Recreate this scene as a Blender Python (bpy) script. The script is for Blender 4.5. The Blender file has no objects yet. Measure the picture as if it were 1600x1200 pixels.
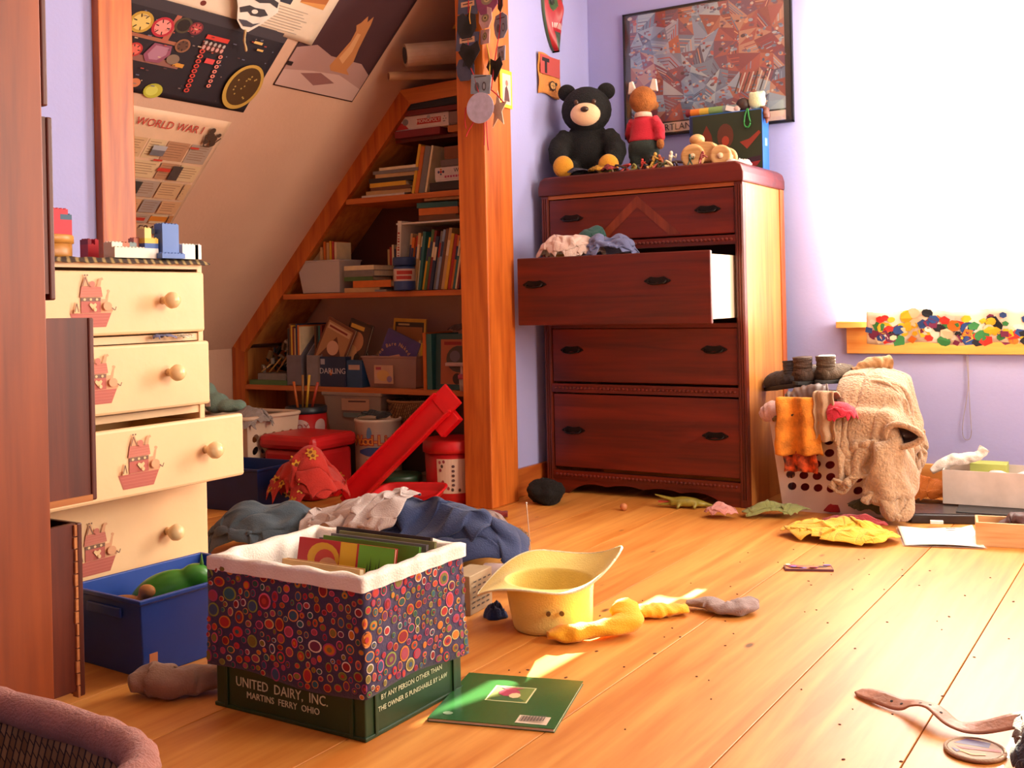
import bpy, bmesh, math, random
import numpy as np
from mathutils import Vector, Matrix, noise, Euler

C = bpy.context.scene.collection
scene = bpy.context.scene
R = random.Random(11)
pi = math.pi

# ---------------------------------------------------------------- camera
cam_d = bpy.data.cameras.new('camera')
cam_d.sensor_width = 36.0
cam_d.lens = 1700.0 / 1600.0 * 36.0
cam_d.shift_y = -130.0 / 1600.0
cam_d.clip_start = 0.05
cam = bpy.data.objects.new('camera', cam_d)
C.objects.link(cam)
cam.location = (0, 0, 0.78)
cam.rotation_mode = 'QUATERNION'
cam.rotation_quaternion = (Matrix.Rotation(math.radians(32), 4, 'Z') @ Matrix.Rotation(math.radians(90), 4, 'X')
                           @ Matrix.Rotation(math.radians(-1.25), 4, 'Z')).to_quaternion()
scene.camera = cam

# ---------------------------------------------------------------- world, sun, window light, exposure
world = bpy.data.worlds.new('world'); scene.world = world
world.use_nodes = True
bg = world.node_tree.nodes['Background']
bg.inputs[0].default_value = (0.85, 0.93, 1.0, 1)
bg.inputs[1].default_value = 1.2
sun_d = bpy.data.lights.new('sun', 'SUN'); sun_d.energy = 60; sun_d.angle = math.radians(0.5); sun_d.color = (1, .9, .66)
sun = bpy.data.objects.new('sun', sun_d); C.objects.link(sun)
# direction of travel of the sunlight
sun.rotation_euler = Vector((-0.03, -1.0, -0.42)).to_track_quat('-Z', 'Y').to_euler()
# daylight of the second window, in the right-hand wall
al_d = bpy.data.lights.new('daylight_right_window', 'AREA'); al_d.shape = 'RECTANGLE'
al_d.size = 1.5; al_d.size_y = 1.3; al_d.energy = 75; al_d.color = (1, .86, .66)
al = bpy.data.objects.new('daylight_right_window', al_d); C.objects.link(al)
al.location = (1.47, 2.7, 1.45)
al.rotation_euler = Vector((-1, 0, 0)).to_track_quat('-Z', 'Z').to_euler()
SHADE_GLOW = 15.0
scene.view_settings.view_transform = 'Standard'
scene.view_settings.look = 'None'
scene.view_settings.gamma = 1
scene.view_settings.use_curve_mapping = False
scene.view_settings.exposure = 0.42

# ---------------------------------------------------------------- helpers
def lin(c):
    if isinstance(c, str):
        c = tuple(int(c[i:i + 2], 16) for i in (0, 2, 4))
    o = []
    for v in c[:3]:
        v = v / 255.0
        o.append(v / 12.92 if v <= .04045 else ((v + .055) / 1.055) ** 2.4)
    return (o[0], o[1], o[2], 1)

MATS = {}
def _new(name):
    m = bpy.data.materials.new(name); m.use_nodes = True
    nt = m.node_tree
    return m, nt, nt.nodes['Principled BSDF']
def N(nt, t, **kw):
    n = nt.nodes.new(t)
    for k, v in kw.items():
        if k.startswith('i_'):
            n.inputs[int(k[2:])].default_value = v
        else:
            setattr(n, k, v)
    return n

def M(c, rough=.6, var=.12, scale=14, bump=0.0, bscale=60, metal=0, sheen=0, alpha=1, trans=0, sub=0, coord='Object'):
    """plain procedural material: base colour with soft variation and optional relief"""
    key = (c, rough, var, scale, bump, bscale, metal, sheen, alpha, trans)
    if key in MATS: return MATS[key]
    m, nt, b = _new('surface_%s' % (c if isinstance(c, str) else '%02x%02x%02x' % c))
    col = lin(c)
    tc = N(nt, 'ShaderNodeTexCoord')
    no = N(nt, 'ShaderNodeTexNoise'); no.inputs['Scale'].default_value = scale; no.inputs['Detail'].default_value = 4
    nt.links.new(tc.outputs[coord], no.inputs['Vector'])
    ra = N(nt, 'ShaderNodeValToRGB')
    ra.color_ramp.elements[0].position = .3; ra.color_ramp.elements[1].position = .7
    ra.color_ramp.elements[0].color = tuple(v * (1 - var) for v in col[:3]) + (1,)
    ra.color_ramp.elements[1].color = tuple(min(1, v * (1 + var)) for v in col[:3]) + (1,)
    nt.links.new(no.outputs[0], ra.inputs[0])
    nt.links.new(ra.outputs[0], b.inputs['Base Color'])
    b.inputs['Roughness'].default_value = rough
    b.inputs['Metallic'].default_value = metal
    if sheen:
        b.inputs['Sheen Weight'].default_value = sheen
    if trans:
        b.inputs['Transmission Weight'].default_value = trans
        b.inputs['IOR'].default_value = 1.1
    if alpha < 1:
        b.inputs['Alpha'].default_value = alpha
    if bump:
        n2 = N(nt, 'ShaderNodeTexNoise'); n2.inputs['Scale'].default_value = bscale; n2.inputs['Detail'].default_value = 5
        nt.links.new(tc.outputs[coord], n2.inputs['Vector'])
        bu = N(nt, 'ShaderNodeBump'); bu.inputs['Strength'].default_value = bump; bu.inputs['Distance'].default_value = .01
        nt.links.new(n2.outputs[0], bu.inputs['Height']); nt.links.new(bu.outputs[0], b.inputs['Normal'])
    MATS[key] = m
    return m

def fab(c, var=.12, bump=.35, sheen=.15): return M(c, .9, var, 20, bump, 240, 0, sheen)

def wood(c1, c2, axis=2, rough=.42, scale=1.0, knots=False, rand=True, bump=.12):
    """grained wood, the grain running along one local axis"""
    key = ('wood', c1, c2, axis, rough, scale, knots)
    if key in MATS: return MATS[key]
    m, nt, b = _new('wood_%s' % c1)
    tc = N(nt, 'ShaderNodeTexCoord')
    vec = tc.outputs['Object']
    if rand:
        oi = N(nt, 'ShaderNodeObjectInfo')
        mu = N(nt, 'ShaderNodeMath', operation='MULTIPLY'); mu.inputs[1].default_value = 37.0
        nt.links.new(oi.outputs['Random'], mu.inputs[0])
        va = N(nt, 'ShaderNodeVectorMath', operation='ADD')
        nt.links.new(vec, va.inputs[0]); nt.links.new(mu.outputs[0], va.inputs[1]); vec = va.outputs[0]
    mp = N(nt, 'ShaderNodeMapping')
    s = [16 * scale] * 3; s[axis] = 1.1 * scale
    mp.inputs['Scale'].default_value = s
    nt.links.new(vec, mp.inputs['Vector'])
    n1 = N(nt, 'ShaderNodeTexNoise'); n1.inputs['Scale'].default_value = 1.0; n1.inputs['Detail'].default_value = 5; n1.inputs['Distortion'].default_value = 1.2
    nt.links.new(mp.outputs[0], n1.inputs['Vector'])
    n2 = N(nt, 'ShaderNodeTexNoise'); n2.inputs['Scale'].default_value = 5.0; n2.inputs['Detail'].default_value = 3
    nt.links.new(mp.outputs[0], n2.inputs['Vector'])
    mx = N(nt, 'ShaderNodeMath', operation='MULTIPLY_ADD'); mx.inputs[1].default_value = .35
    nt.links.new(n2.outputs[0], mx.inputs[0]); nt.links.new(n1.outputs[0], mx.inputs[2])
    ra = N(nt, 'ShaderNodeValToRGB')
    ra.color_ramp.elements[0].position = .48; ra.color_ramp.elements[1].position = .85
    ra.color_ramp.elements[0].color = lin(c1); ra.color_ramp.elements[1].color = lin(c2)
    nt.links.new(mx.outputs[0], ra.inputs[0])
    out = ra.outputs[0]
    if knots:
        m2 = N(nt, 'ShaderNodeMapping'); s2 = [6.0] * 3; s2[axis] = 2.6
        m2.inputs['Scale'].default_value = s2; nt.links.new(vec, m2.inputs['Vector'])
        vo = N(nt, 'ShaderNodeTexVoronoi'); vo.inputs['Scale'].default_value = 1.0
        nt.links.new(m2.outputs[0], vo.inputs['Vector'])
        r2 = N(nt, 'ShaderNodeValToRGB')
        r2.color_ramp.elements[0].position = .03; r2.color_ramp.elements[1].position = .065
        r2.color_ramp.elements[0].color = (.12, .1, .1, 1); r2.color_ramp.elements[1].color = (1, 1, 1, 1)
        nt.links.new(vo.outputs['Distance'], r2.inputs[0])
        mm = N(nt, 'ShaderNodeMix', data_type='RGBA', blend_type='MULTIPLY')
        mm.inputs['Factor'].default_value = .85
        nt.links.new(out, mm.inputs['A']); nt.links.new(r2.outputs[0], mm.inputs['B']); out = mm.outputs['Result']
    if rand:
        hs = N(nt, 'ShaderNodeHueSaturation')
        mr = N(nt, 'ShaderNodeMapRange'); mr.inputs['To Min'].default_value = .9; mr.inputs['To Max'].default_value = 1.08
        nt.links.new(oi.outputs['Random'], mr.inputs['Value']); nt.links.new(mr.outputs[0], hs.inputs['Value'])
        nt.links.new(out, hs.inputs['Color']); out = hs.outputs[0]
    nt.links.new(out, b.inputs['Base Color'])
    b.inputs['Roughness'].default_value = rough
    if bump:
        bu = N(nt, 'ShaderNodeBump'); bu.inputs['Strength'].default_value = bump; bu.inputs['Distance'].default_value = .004
        nt.links.new(n1.outputs[0], bu.inputs['Height']); nt.links.new(bu.outputs[0], b.inputs['Normal'])
    MATS[key] = m
    return m

def attr_mat(name, rough=.6, alpha=1, bump=0):
    """flat print: the ink colours are stored on the faces"""
    m, nt, b = _new(name)
    a = N(nt, 'ShaderNodeAttribute', attribute_name='Col')
    nt.links.new(a.outputs['Color'], b.inputs['Base Color'])
    b.inputs['Roughness'].default_value = rough
    return m
PRINT = attr_mat('printed_paper', .55)
PRINT_CLOTH = attr_mat('printed_cloth', .85)
CLEAR = None

class MB:
    def __init__(s): s.v = []; s.f = []; s.c = []; s.any = False; s.uvcol = None
    def face(s, idx, col=None):
        s.f.append(tuple(idx)); s.c.append(col)
        if col is not None: s.any = True
    def poly(s, pts, col=None):
        b = len(s.v); s.v += [Vector(p) for p in pts]; s.face(range(b, b + len(pts)), col); return s
    def box(s, x0, x1, y0, y1, z0, z1, col=None, m=None):
        b = len(s.v)
        p = [Vector((x, y, z)) for z in (z0, z1) for y in (y0, y1) for x in (x0, x1)]
        if m is not None: p = [m @ q for q in p]
        s.v += p
        for q in ((0, 2, 3, 1), (4, 5, 7, 6), (0, 1, 5, 4), (2, 6, 7, 3), (0, 4, 6, 2), (1, 3, 7, 5)):
            s.face([b + i for i in q], col)
        return s
    def prism(s, pts, a, d, col=None, axis='y', m=None):
        """extrude a 2D outline along one axis from a to d"""
        def P(p, t):
            q = {'y': Vector((p[0], t, p[1])), 'z': Vector((p[0], p[1], t)), 'x': Vector((t, p[0], p[1]))}[axis]
            return m @ q if m is not None else q
        b = len(s.v); n = len(pts)
        s.v += [P(p, a) for p in pts] + [P(p, d) for p in pts]
        s.face(range(b, b + n), col); s.face(range(b + 2 * n - 1, b + n - 1, -1), col)
        for i in range(n):
            j = (i + 1) % n
            s.face((b + i, b + n + i, b + n + j, b + j), col)
        return s
    def grid(s, fn, nu, nv, cu=False, cv=False, col=None):
        b = len(s.v)
        for j in range(nv + (0 if cv else 1)):
            for i in range(nu + (0 if cu else 1)):
                s.v.append(Vector(fn(i / nu, j / nv)))
        W = nu if cu else nu + 1; Hh = nv if cv else nv + 1
        for j in range(nv):
            for i in range(nu):
                cc = col(( i + .5) / nu, (j + .5) / nv) if callable(col) else col
                s.face((b + j * W + i, b + j * W + (i + 1) % W, b + ((j + 1) % Hh) * W + (i + 1) % W, b + ((j + 1) % Hh) * W + i), cc)
        return s
    def lathe(s, prof, n=24, o=(0, 0, 0), m=None, col=None):
        o = Vector(o)
        def fn(u, v):
            r, z = prof[min(len(prof) - 1, int(round(v * (len(prof) - 1))))]
            p = Vector((r * math.cos(2 * pi * u), r * math.sin(2 * pi * u), z))
            return o + (m @ p if m is not None else p)
        return s.grid(fn, n, len(prof) - 1, cu=True, col=col)
    def ell(s, c, r, m=None, n=18, k=12, col=None):
        c = Vector(c)
        def fn(u, v):
            a = 2 * pi * u; t = pi * (v * .998 + .001)
            p = Vector((r[0] * math.sin(t) * math.cos(a), r[1] * math.sin(t) * math.sin(a), -r[2] * math.cos(t)))
            return c + (m @ p if m is not None else p)
        return s.grid(fn, n, k, cu=True, col=col)
    def tube(s, pts, rad, n=8, flat=1.0, col=None, cap=True, up=(0, 0, 1)):
        pts = [Vector(p) for p in pts]; L = len(pts)
        if not hasattr(rad, '__len__'): rad = [rad] * L
        up = Vector(up); b = len(s.v)
        for i, p in enumerate(pts):
            t = (pts[min(i + 1, L - 1)] - pts[max(i - 1, 0)]).normalized()
            a = t.cross(up)
            if a.length < 1e-4: a = t.cross(Vector((1, .2, 0)))
            a.normalize(); c2 = a.cross(t).normalized()
            for k in range(n):
                w = 2 * pi * k / n
                s.v.append(p + a * math.cos(w) * rad[i] + c2 * math.sin(w) * rad[i] * flat)
        for i in range(L - 1):
            for k in range(n):
                k2 = (k + 1) % n
                s.face((b + i * n + k, b + i * n + k2, b + (i + 1) * n + k2, b + (i + 1) * n + k), col)
        if cap:
            s.face([b + k for k in range(n)][::-1], col); s.face([b + (L - 1) * n + k for k in range(n)], col)
        return s
    def tf(s, m, start=0):
        for i in range(start, len(s.v)): s.v[i] = m @ s.v[i]
        return s
    def build(s, name, mat, parent=None, loc=None, rot=None, smooth=False, bevel=0, solid=0, remesh=0, sub=0, fix=True):
        me = bpy.data.meshes.new(name)
        me.from_pydata([tuple(v) for v in s.v], [], s.f)
        if s.any:
            at = me.color_attributes.new('Col', 'FLOAT_COLOR', 'CORNER')
            k = 0
            data = []
            for f, c in zip(s.f, s.c):
                cc = lin(c) if c is not None else (.8, .8, .8, 1)
                data += list(cc) * len(f)
            at.data.foreach_set('color', data)
        if fix:
            bm = bmesh.new(); bm.from_mesh(me)
            bmesh.ops.recalc_face_normals(bm, faces=bm.faces)
            bm.to_mesh(me); bm.free()
        if smooth:
            me.polygons.foreach_set('use_smooth', [True] * len(me.polygons))
        me.materials.append(mat)
        o = bpy.data.objects.new(name, me); C.objects.link(o)
        if parent is not None: o.parent = parent
        if loc is not None: o.location = loc
        if rot is not None: o.rotation_euler = rot
        if remesh:
            md = o.modifiers.new('remesh', 'REMESH'); md.mode = 'VOXEL'; md.voxel_size = remesh; md.use_smooth_shade = True
            sm = o.modifiers.new('smooth', 'SMOOTH'); sm.factor = .7; sm.iterations = 6
        if solid:
            md = o.modifiers.new('solid', 'SOLIDIFY'); md.thickness = solid; md.offset = 0
        if sub:
            md = o.modifiers.new('sub', 'SUBSURF'); md.levels = sub; md.render_levels = sub
        if bevel:
            md = o.modifiers.new('bevel', 'BEVEL'); md.width = bevel; md.segments = 2; md.limit_method = 'ANGLE'; md.angle_limit = .7
        return o

def tag(o, label, cat, group=None, kind=None):
    if label: o['label'] = label
    if cat: o['category'] = cat
    if group: o['group'] = group
    if kind: o['kind'] = kind
    return o
def thing(name, label, cat, loc=(0, 0, 0), rotz=0, group=None, rot=None):
    o = bpy.data.objects.new(name, None); C.objects.link(o)
    o.empty_display_size = .05
    o.location = loc; o.rotation_euler = rot if rot else (0, 0, rotz)
    return tag(o, label, cat, group)
def struct(o): o['kind'] = 'structure'; return o
def box(*a, **k): return MB().box(*a, **k)

def text(body, size, mat, parent, loc, rot, ext=.0004, name='lettering', align='CENTER', font_scale=(1, 1), fat=0.0):
    cu = bpy.data.curves.new(name, 'FONT'); cu.body = body; cu.size = size; cu.extrude = ext; cu.offset = fat
    cu.align_x = align; cu.align_y = 'CENTER'; cu.resolution_u = 2
    tmp = bpy.data.objects.new('tmp', cu); C.objects.link(tmp)
    me = bpy.data.meshes.new_from_object(tmp)
    bpy.data.objects.remove(tmp)
    me.materials.clear(); me.materials.append(mat)
    o = bpy.data.objects.new(name, me); C.objects.link(o)
    o.parent = parent; o.location = loc; o.rotation_euler = rot; o.scale = (font_scale[0], font_scale[1], 1)
    return o

def crom(pts, n):
    """smooth path through points"""
    pts = [Vector(p) for p in pts]; L = len(pts); out = []
    for k in range(n + 1):
        t = k / n * (L - 1); i = min(int(t), L - 2); f = t - i
        p0 = pts[max(i - 1, 0)]; p1 = pts[i]; p2 = pts[i + 1]; p3 = pts[min(i + 2, L - 1)]
        out.append(.5 * ((2 * p1) + (p2 - p0) * f + (2 * p0 - 5 * p1 + 4 * p2 - p3) * f * f + (3 * p1 - p0 - 3 * p2 + p3) * f ** 3))
    return out

def nz(x, y, z=0.0): return noise.noise(Vector((x, y, z)))

def heap_mb(rx, ry, h, seed, nf=3.0, n=72, m=24, flat=False, rough=1.0, stretch=(1, 1), outline=.22, mb=None, off=(0, 0, 0), col=None):
    """a crumpled cloth lying in a heap, with ridged folds and an uneven outline; closed below"""
    mb = mb or MB(); b = len(mb.v); o = Vector(off)
    mb.v.append(o + Vector((0, 0, 0)))
    rows = []
    def pt(r, a):
        ca, sa = math.cos(a), math.sin(a)
        rad = 1 + outline * 1.4 * nz(ca * 1.3 + seed, sa * 1.3, seed * .7) + outline * .6 * nz(ca * 3.1, sa * 3.1 + seed, 3.3)
        x, y = r * rad * ca, r * rad * sa
        wx = x + .22 * nz(x * 2 + seed, y * 2, 5.1); wy = y + .22 * nz(x * 2, y * 2 + seed, 9.4)
        p = (wx * nf * stretch[0], wy * nf * stretch[1])
        r1 = 1 - 2.4 * abs(nz(p[0] + seed * 3, p[1], .5)); r2 = 1 - 2.4 * abs(nz(p[0] * 2.2, p[1] * 2.2 + seed, 2.5))
        base = (1 - r ** 6) if flat else (max(0, 1 - r ** 2.4)) ** .75
        env = .62 + .3 * nz(x * 1.6 + seed, y * 1.6 - seed, 7.7)
        z = h * base * max(.05, env + rough * (.32 * r1 + .14 * r2))
        z += h * .1 * (1 - base) * max(0, r1)
        k = .1 * nf / 3
        x += k * rough * nz(p[0] * 1.3, p[1] * 1.3, 11.0) * r; y += k * rough * nz(p[0] * 1.3, p[1] * 1.3, 17.0) * r
        return Vector((x * rx, y * ry, max(z, .004)))
    top = b + len(rows)
    mb.v.append(o + pt(0, 0)); 
    for i in range(1, m + 1):
        r = (i / m) ** .8
        for j in range(n): mb.v.append(o + pt(r, 2 * pi * j / n))
    for j in range(n):
        e = b + 2 + (m - 1) * n + j
        q = mb.v[e]; mb.v.append(Vector((q.x, q.y, o.z)))
    for j in range(n):
        j2 = (j + 1) % n
        mb.face((b + 1, b + 2 + j, b + 2 + j2), col)
        for i in range(m):
            A = b + 2 + i * n
            mb.face((A + j, A + n + j, A + n + j2, A + j2), col)
        A = b + 2 + m * n
        mb.face((b, A + j2, A + j), col)
    return mb

def heap(name, label, cat, loc, rx, ry, h, seed, mat, rotz=0, group=None, **k):
    o = heap_mb(rx, ry, h, seed, **k).build(name, mat, loc=loc, rot=(0, 0, rotz), smooth=True)
    return tag(o, label, cat, group)

def soft_tube(pts, rads, seed=0, n=18, steps=48, flat=.6, wr=.16, freq=5, col=None, mb=None):
    """a soft stuffed or folded tube with wrinkles (sock, sleeve, plush limb)"""
    P = crom(pts, steps); mb = mb or MB()
    rr = crom([(r, 0, 0) for r in rads], steps)
    b = len(mb.v)
    mb.tube(P, [max(.002, q.x) for q in rr], n, flat, col)
    for i in range(steps + 1):
        for k in range(n):
            v = mb.v[b + i * n + k]; d = v - P[i]
            w = 1 + wr * nz(i / steps * freq * 2 + seed, math.cos(2 * pi * k / n) * 1.2, math.sin(2 * pi * k / n) * 1.2 + seed) * 2
            mb.v[b + i * n + k] = P[i] + d * w
    for i in range(b, len(mb.v)):
        pass
    return mb

def sheet(fn, nu, nv, mb=None, col=None):
    mb = mb or MB(); return mb.grid(fn, nu, nv, col=col)

def open_box(w, d, h, t=.004, taper=0.0, lip=0.0, base=.004, mb=None):
    """open-topped box standing on z=0, walls t thick, wider at the top by taper"""
    mb = mb or MB()
    def ring(w, d, z): return [(-w / 2, -d / 2, z), (w / 2, -d / 2, z), (w / 2, d / 2, z), (-w / 2, d / 2, z)]
    a = w - 2 * taper; e = d - 2 * taper
    rings = [ring(a, e, 0), ring(w, d, h)]
    if lip: rings = [ring(a, e, 0), ring(w, d, h - lip), ring(w + lip, d + lip, h - lip), ring(w + lip, d + lip, h)]
    rings += [ring(w - 2 * t, d - 2 * t, h), ring(a - 2 * t, e - 2 * t, base)]
    b = len(mb.v)
    for r in rings: mb.v += [Vector(p) for p in r]
    for i in range(len(rings) - 1):
        for k in range(4):
            k2 = (k + 1) % 4
            mb.face((b + i * 4 + k, b + i * 4 + k2, b + i * 4 + 4 + k2, b + i * 4 + 4 + k))
    mb.face((b, b + 3, b + 2, b + 1)); e0 = b + 4 * (len(rings) - 1)
    mb.face((e0, e0 + 1, e0 + 2, e0 + 3))
    return mb

def oval(cx, cy, rx, ry, n=20, a0=0): return [(cx + rx * math.cos(a0 + 2 * pi * i / n), cy + ry * math.sin(a0 + 2 * pi * i / n)) for i in range(n)]

class Print:
    """flat coloured shapes laid on a plane: layers of ink in the order they are drawn"""
    def __init__(s, fn, step=.00025, start=.0005): s.mb = MB(); s.fn = fn; s.k = start; s.step = step
    def p(s, pts, col):
        s.mb.poly([s.fn(a, b, s.k) for a, b in pts], col); s.k += s.step; return s
    def r(s, a0, b0, a1, b1, col): return s.p([(a0, b0), (a1, b0), (a1, b1), (a0, b1)], col)
    def o(s, a, b, ra, rb, col, n=18): return s.p(oval(a, b, ra, rb, n), col)
    def strip(s, a0, a1, b0, b1, col, n=10, f=None):
        for q in range(n):
            u, w = a0 + (a1 - a0) * q / n, a0 + (a1 - a0) * (q + 1) / n
            c, h = (b0 + b1) / 2, (b1 - b0) / 2
            k1, k2 = (f(q / n), f((q + 1) / n)) if f else (1, 1)
            s.mb.poly([s.fn(u, c - h * k1, s.k), s.fn(w, c - h * k2, s.k), s.fn(w, c + h * k2, s.k), s.fn(u, c + h * k1, s.k)], col)
        s.k += s.step; return s
    def line(s, pts, w, col):
        for (a, b), (c, d) in zip(pts, pts[1:]):
            L = math.hypot(c - a, d - b) or 1; nx, ny = -(d - b) / L * w / 2, (c - a) / L * w / 2
            s.p([(a + nx, b + ny), (c + nx, d + ny), (c - nx, d - ny), (a - nx, b - ny)], col)
        return s
    def build(s, name, parent, mat=None): return s.mb.build(name, mat or PRINT, parent, fix=False)

def sim_cloth(size, foot, h, seed, n=38, steps=70, its=6, base=0.0, lumps=3, contain=True, shape=.8, spread=1.0, ground=None, cap=None):
    """a real crumpled sheet: springs, gravity, a lumpy support under it and a footprint it is pushed into"""
    rs = np.random.RandomState(int(seed * 97) % 100000)
    asp = size[0] / size[1]
    nx = max(12, int(round(n * math.sqrt(asp)))); ny = max(12, int(round(n / math.sqrt(asp))))
    A, B = np.meshgrid(np.linspace(-.5, .5, nx), np.linspace(-.5, .5, ny), indexing='ij')
    lx, ly = size[0] / (nx - 1), size[1] / (ny - 1)
    def smooth(k):
        f = np.zeros_like(A)
        for _ in range(4):
            kx, ky = rs.uniform(-k, k, 2); f += np.sin(kx * A * 6.28 + ky * B * 6.28 + rs.uniform(0, 6.28))
        return f / 4
    # square sheet squeezed into an oval footprint
    qx, qy = 2 * A, 2 * B
    ex = qx * np.sqrt(1 - qy ** 2 / 2 * shape); ey = qy * np.sqrt(1 - qx ** 2 / 2 * shape)
    P = np.stack([ex * foot[0] * .86 + smooth(2) * foot[0] * .2, ey * foot[1] * .86 + smooth(2) * foot[1] * .2, np.zeros_like(A)], -1)
    lc = [(rs.uniform(-.45, .45), rs.uniform(-.35, .35), rs.uniform(.35, .65), rs.uniform(.55, 1)) for _ in range(lumps)]
    def bump(p):
        X, Y = p[..., 0] / foot[0], p[..., 1] / foot[1]
        f = .72 * np.clip(1 - X ** 2 - Y ** 2, 0, None) ** .6
        for (cx, cy, r, a) in lc:
            d = ((X - cx) ** 2 + (Y - cy) ** 2) / r ** 2
            f = np.maximum(f, a * np.clip(1 - d, 0, None) ** .5 * np.clip(1 - (X ** 2 + Y ** 2) ** 2, 0, None) ** .6)
        z = base + h * f + .004
        if ground is not None: z = np.maximum(z, ground(p[..., 0], p[..., 1]) + .004)
        return z
    P[..., 2] = bump(P) + .012 + .25 * h * (smooth(3) + 1) * .5 + rs.uniform(0, .004, A.shape)
    V = np.zeros_like(P); dt = 1 / 40
    cons = []
    def add(s1, s2, L, k): cons.append((s1, s2, L, k))
    S = slice
    for o in (0, 1):
        add((S(o, nx - 1, 2), S(None)), (S(o + 1, nx, 2), S(None)), lx, 1); add((S(None), S(o, ny - 1, 2)), (S(None), S(o + 1, ny, 2)), ly, 1)
    ld = math.hypot(lx, ly)
    for o in (0, 1):
        add((S(o, nx - 1, 2), S(0, ny - 1)), (S(o + 1, nx, 2), S(1, ny)), ld, .5); add((S(o, nx - 1, 2), S(1, ny)), (S(o + 1, nx, 2), S(0, ny - 1)), ld, .5)
    for o in (0, 1, 2, 3):
        if o < 2:
            add((S(o, nx - 2, 4), S(None)), (S(o + 2, nx, 4), S(None)), 2 * lx, .25); add((S(None), S(o, ny - 2, 4)), (S(None), S(o + 2, ny, 4)), 2 * ly, .25)
    for st in range(steps):
        V[..., 2] -= 3.2 * dt
        Q = P + V * dt
        for it in range(its):
            for (a, b, L, k) in cons:
                pa, pb = Q[a], Q[b]
                m = min(pa.shape[0], pb.shape[0]); m2 = min(pa.shape[1], pb.shape[1]); pa = pa[:m, :m2]; pb = pb[:m, :m2]
                d = pb - pa; l = np.sqrt((d * d).sum(-1, keepdims=True)) + 1e-9
                c = d * (k * .5 * (l - L) / l)
                pa += c; pb -= c
            if contain:
                e = np.sqrt((Q[..., 0] / foot[0]) ** 2 + (Q[..., 1] / foot[1]) ** 2); f = np.where(e > spread, spread / np.maximum(e, 1e-6), 1)
                Q[..., 0] *= f; Q[..., 1] *= f
            zz = bump(Q); low = Q[..., 2] < zz
            Q[..., 2] = np.maximum(Q[..., 2], zz)
            Q[..., 2] = np.minimum(Q[..., 2], cap if cap else base + h * 1.5)
        V = (Q - P) / dt * .9
        V[low] *= .4
        P = Q
    # the outer edge settles on what lies below it
    if contain and ground is None:
        e = np.sqrt((P[..., 0] / foot[0]) ** 2 + (P[..., 1] / foot[1]) ** 2); mm = np.maximum(np.abs(2 * A), np.abs(2 * B)); w = np.maximum(np.clip((e - .7) / .28, 0, 1) ** 1.5, np.clip((mm - .72) / .28, 0, 1) ** 1.3) * .88
        P[..., 2] = P[..., 2] * (1 - w) + (bump(P) + .003) * w
    # light smoothing
    for _ in range(1):
        P[1:-1, 1:-1] = .5 * P[1:-1, 1:-1] + .125 * (P[:-2, 1:-1] + P[2:, 1:-1] + P[1:-1, :-2] + P[1:-1, 2:])
    return P
def height_of(objs, loc, cell=.02):
    """height of things already lying there, as a function local to loc"""
    tab = {}
    for o in objs:
        m = o.matrix_basis if o.parent is None else o.parent.matrix_basis @ o.matrix_basis
        for v in o.data.vertices:
            p = m @ v.co; k = (int(math.floor(p.x / cell)), int(math.floor(p.y / cell)))
            for dx in (-1, 0, 1):
                for dy in (-1, 0, 1):
                    kk = (k[0] + dx, k[1] + dy); tab[kk] = max(tab.get(kk, 0), p.z)
    ks = list(tab); x0 = min(k[0] for k in ks); x1 = max(k[0] for k in ks); y0 = min(k[1] for k in ks); y1 = max(k[1] for k in ks)
    G = np.zeros((x1 - x0 + 3, y1 - y0 + 3))
    for k, z in tab.items(): G[k[0] - x0 + 1, k[1] - y0 + 1] = z
    def fn(X, Y):
        i = np.clip(np.floor((X + loc[0]) / cell).astype(int) - x0 + 1, 0, G.shape[0] - 1); j = np.clip(np.floor((Y + loc[1]) / cell).astype(int) - y0 + 1, 0, G.shape[1] - 1)
        return G[i, j]
    return fn
def cloth(name, label, cat, loc, size, foot, h, seed, mat, rotz=0, group=None, thick=.003, parent=None, **k):
    P = sim_cloth(size, foot, h, seed, **k)
    nx, ny = P.shape[:2]
    mb = MB(); mb.v = [Vector(P[i, j]) for i in range(nx) for j in range(ny)]
    for i in range(nx - 1):
        for j in range(ny - 1): mb.face((i * ny + j, (i + 1) * ny + j, (i + 1) * ny + j + 1, i * ny + j + 1))
    o = mb.build(name, mat, loc=loc, rot=(0, 0, rotz), smooth=True, parent=parent, fix=False)
    md = o.modifiers.new('solid', 'SOLIDIFY'); md.thickness = thick; md.offset = 0
    md = o.modifiers.new('sub', 'SUBSURF'); md.levels = 1; md.render_levels = 1
    if label: tag(o, label, cat, group)
    return o
# ---------------------------------------------------------------- palette
LAV = M('a7a6d8', .85, .03, 3, .06, 90)
WHITE_WALL = M('c99f86', .85, .05, 3, .08, 60)
CEIL = M('e6ddd2', .9, .03, 3, .05, 60)
TRIM = wood('a04614', 'cc6c26', 2, .4)
TRIM_Y = wood('a84e1c', 'cf7430', 1, .38)
TRIM_X = wood('a84e1c', 'cf7430', 0, .38)
PINE_X = wood('d98c3c', 'f0b566', 0, .4, .8)
PINE_KNOT = wood('d08038', 'ecae62', 0, .4, .8, True)
FLOOR = wood('c4742a', 'e09a4a', 1, .46, .8, True)
MAHOG = wood('4c1409', '701f0d', 0, .36)
MAHOG_Z = wood('4a160b', '6e2611', 2, .33)
MAHOG_SIDE = wood('a8622c', 'c98542', 2, .4)
BROWN_Z = wood('6e2a0c', '9c4818', 2, .45, .6)
DARKBR = wood('4f1b0d', '6b2a13', 2, .45)
CREAM = M('eec494', .38, .05, 5, .05, 40)
CREAM_EDGE = M('e6b877', .5, .12, 9)
WHITE = M('efe9e2', .7, .04)
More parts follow.
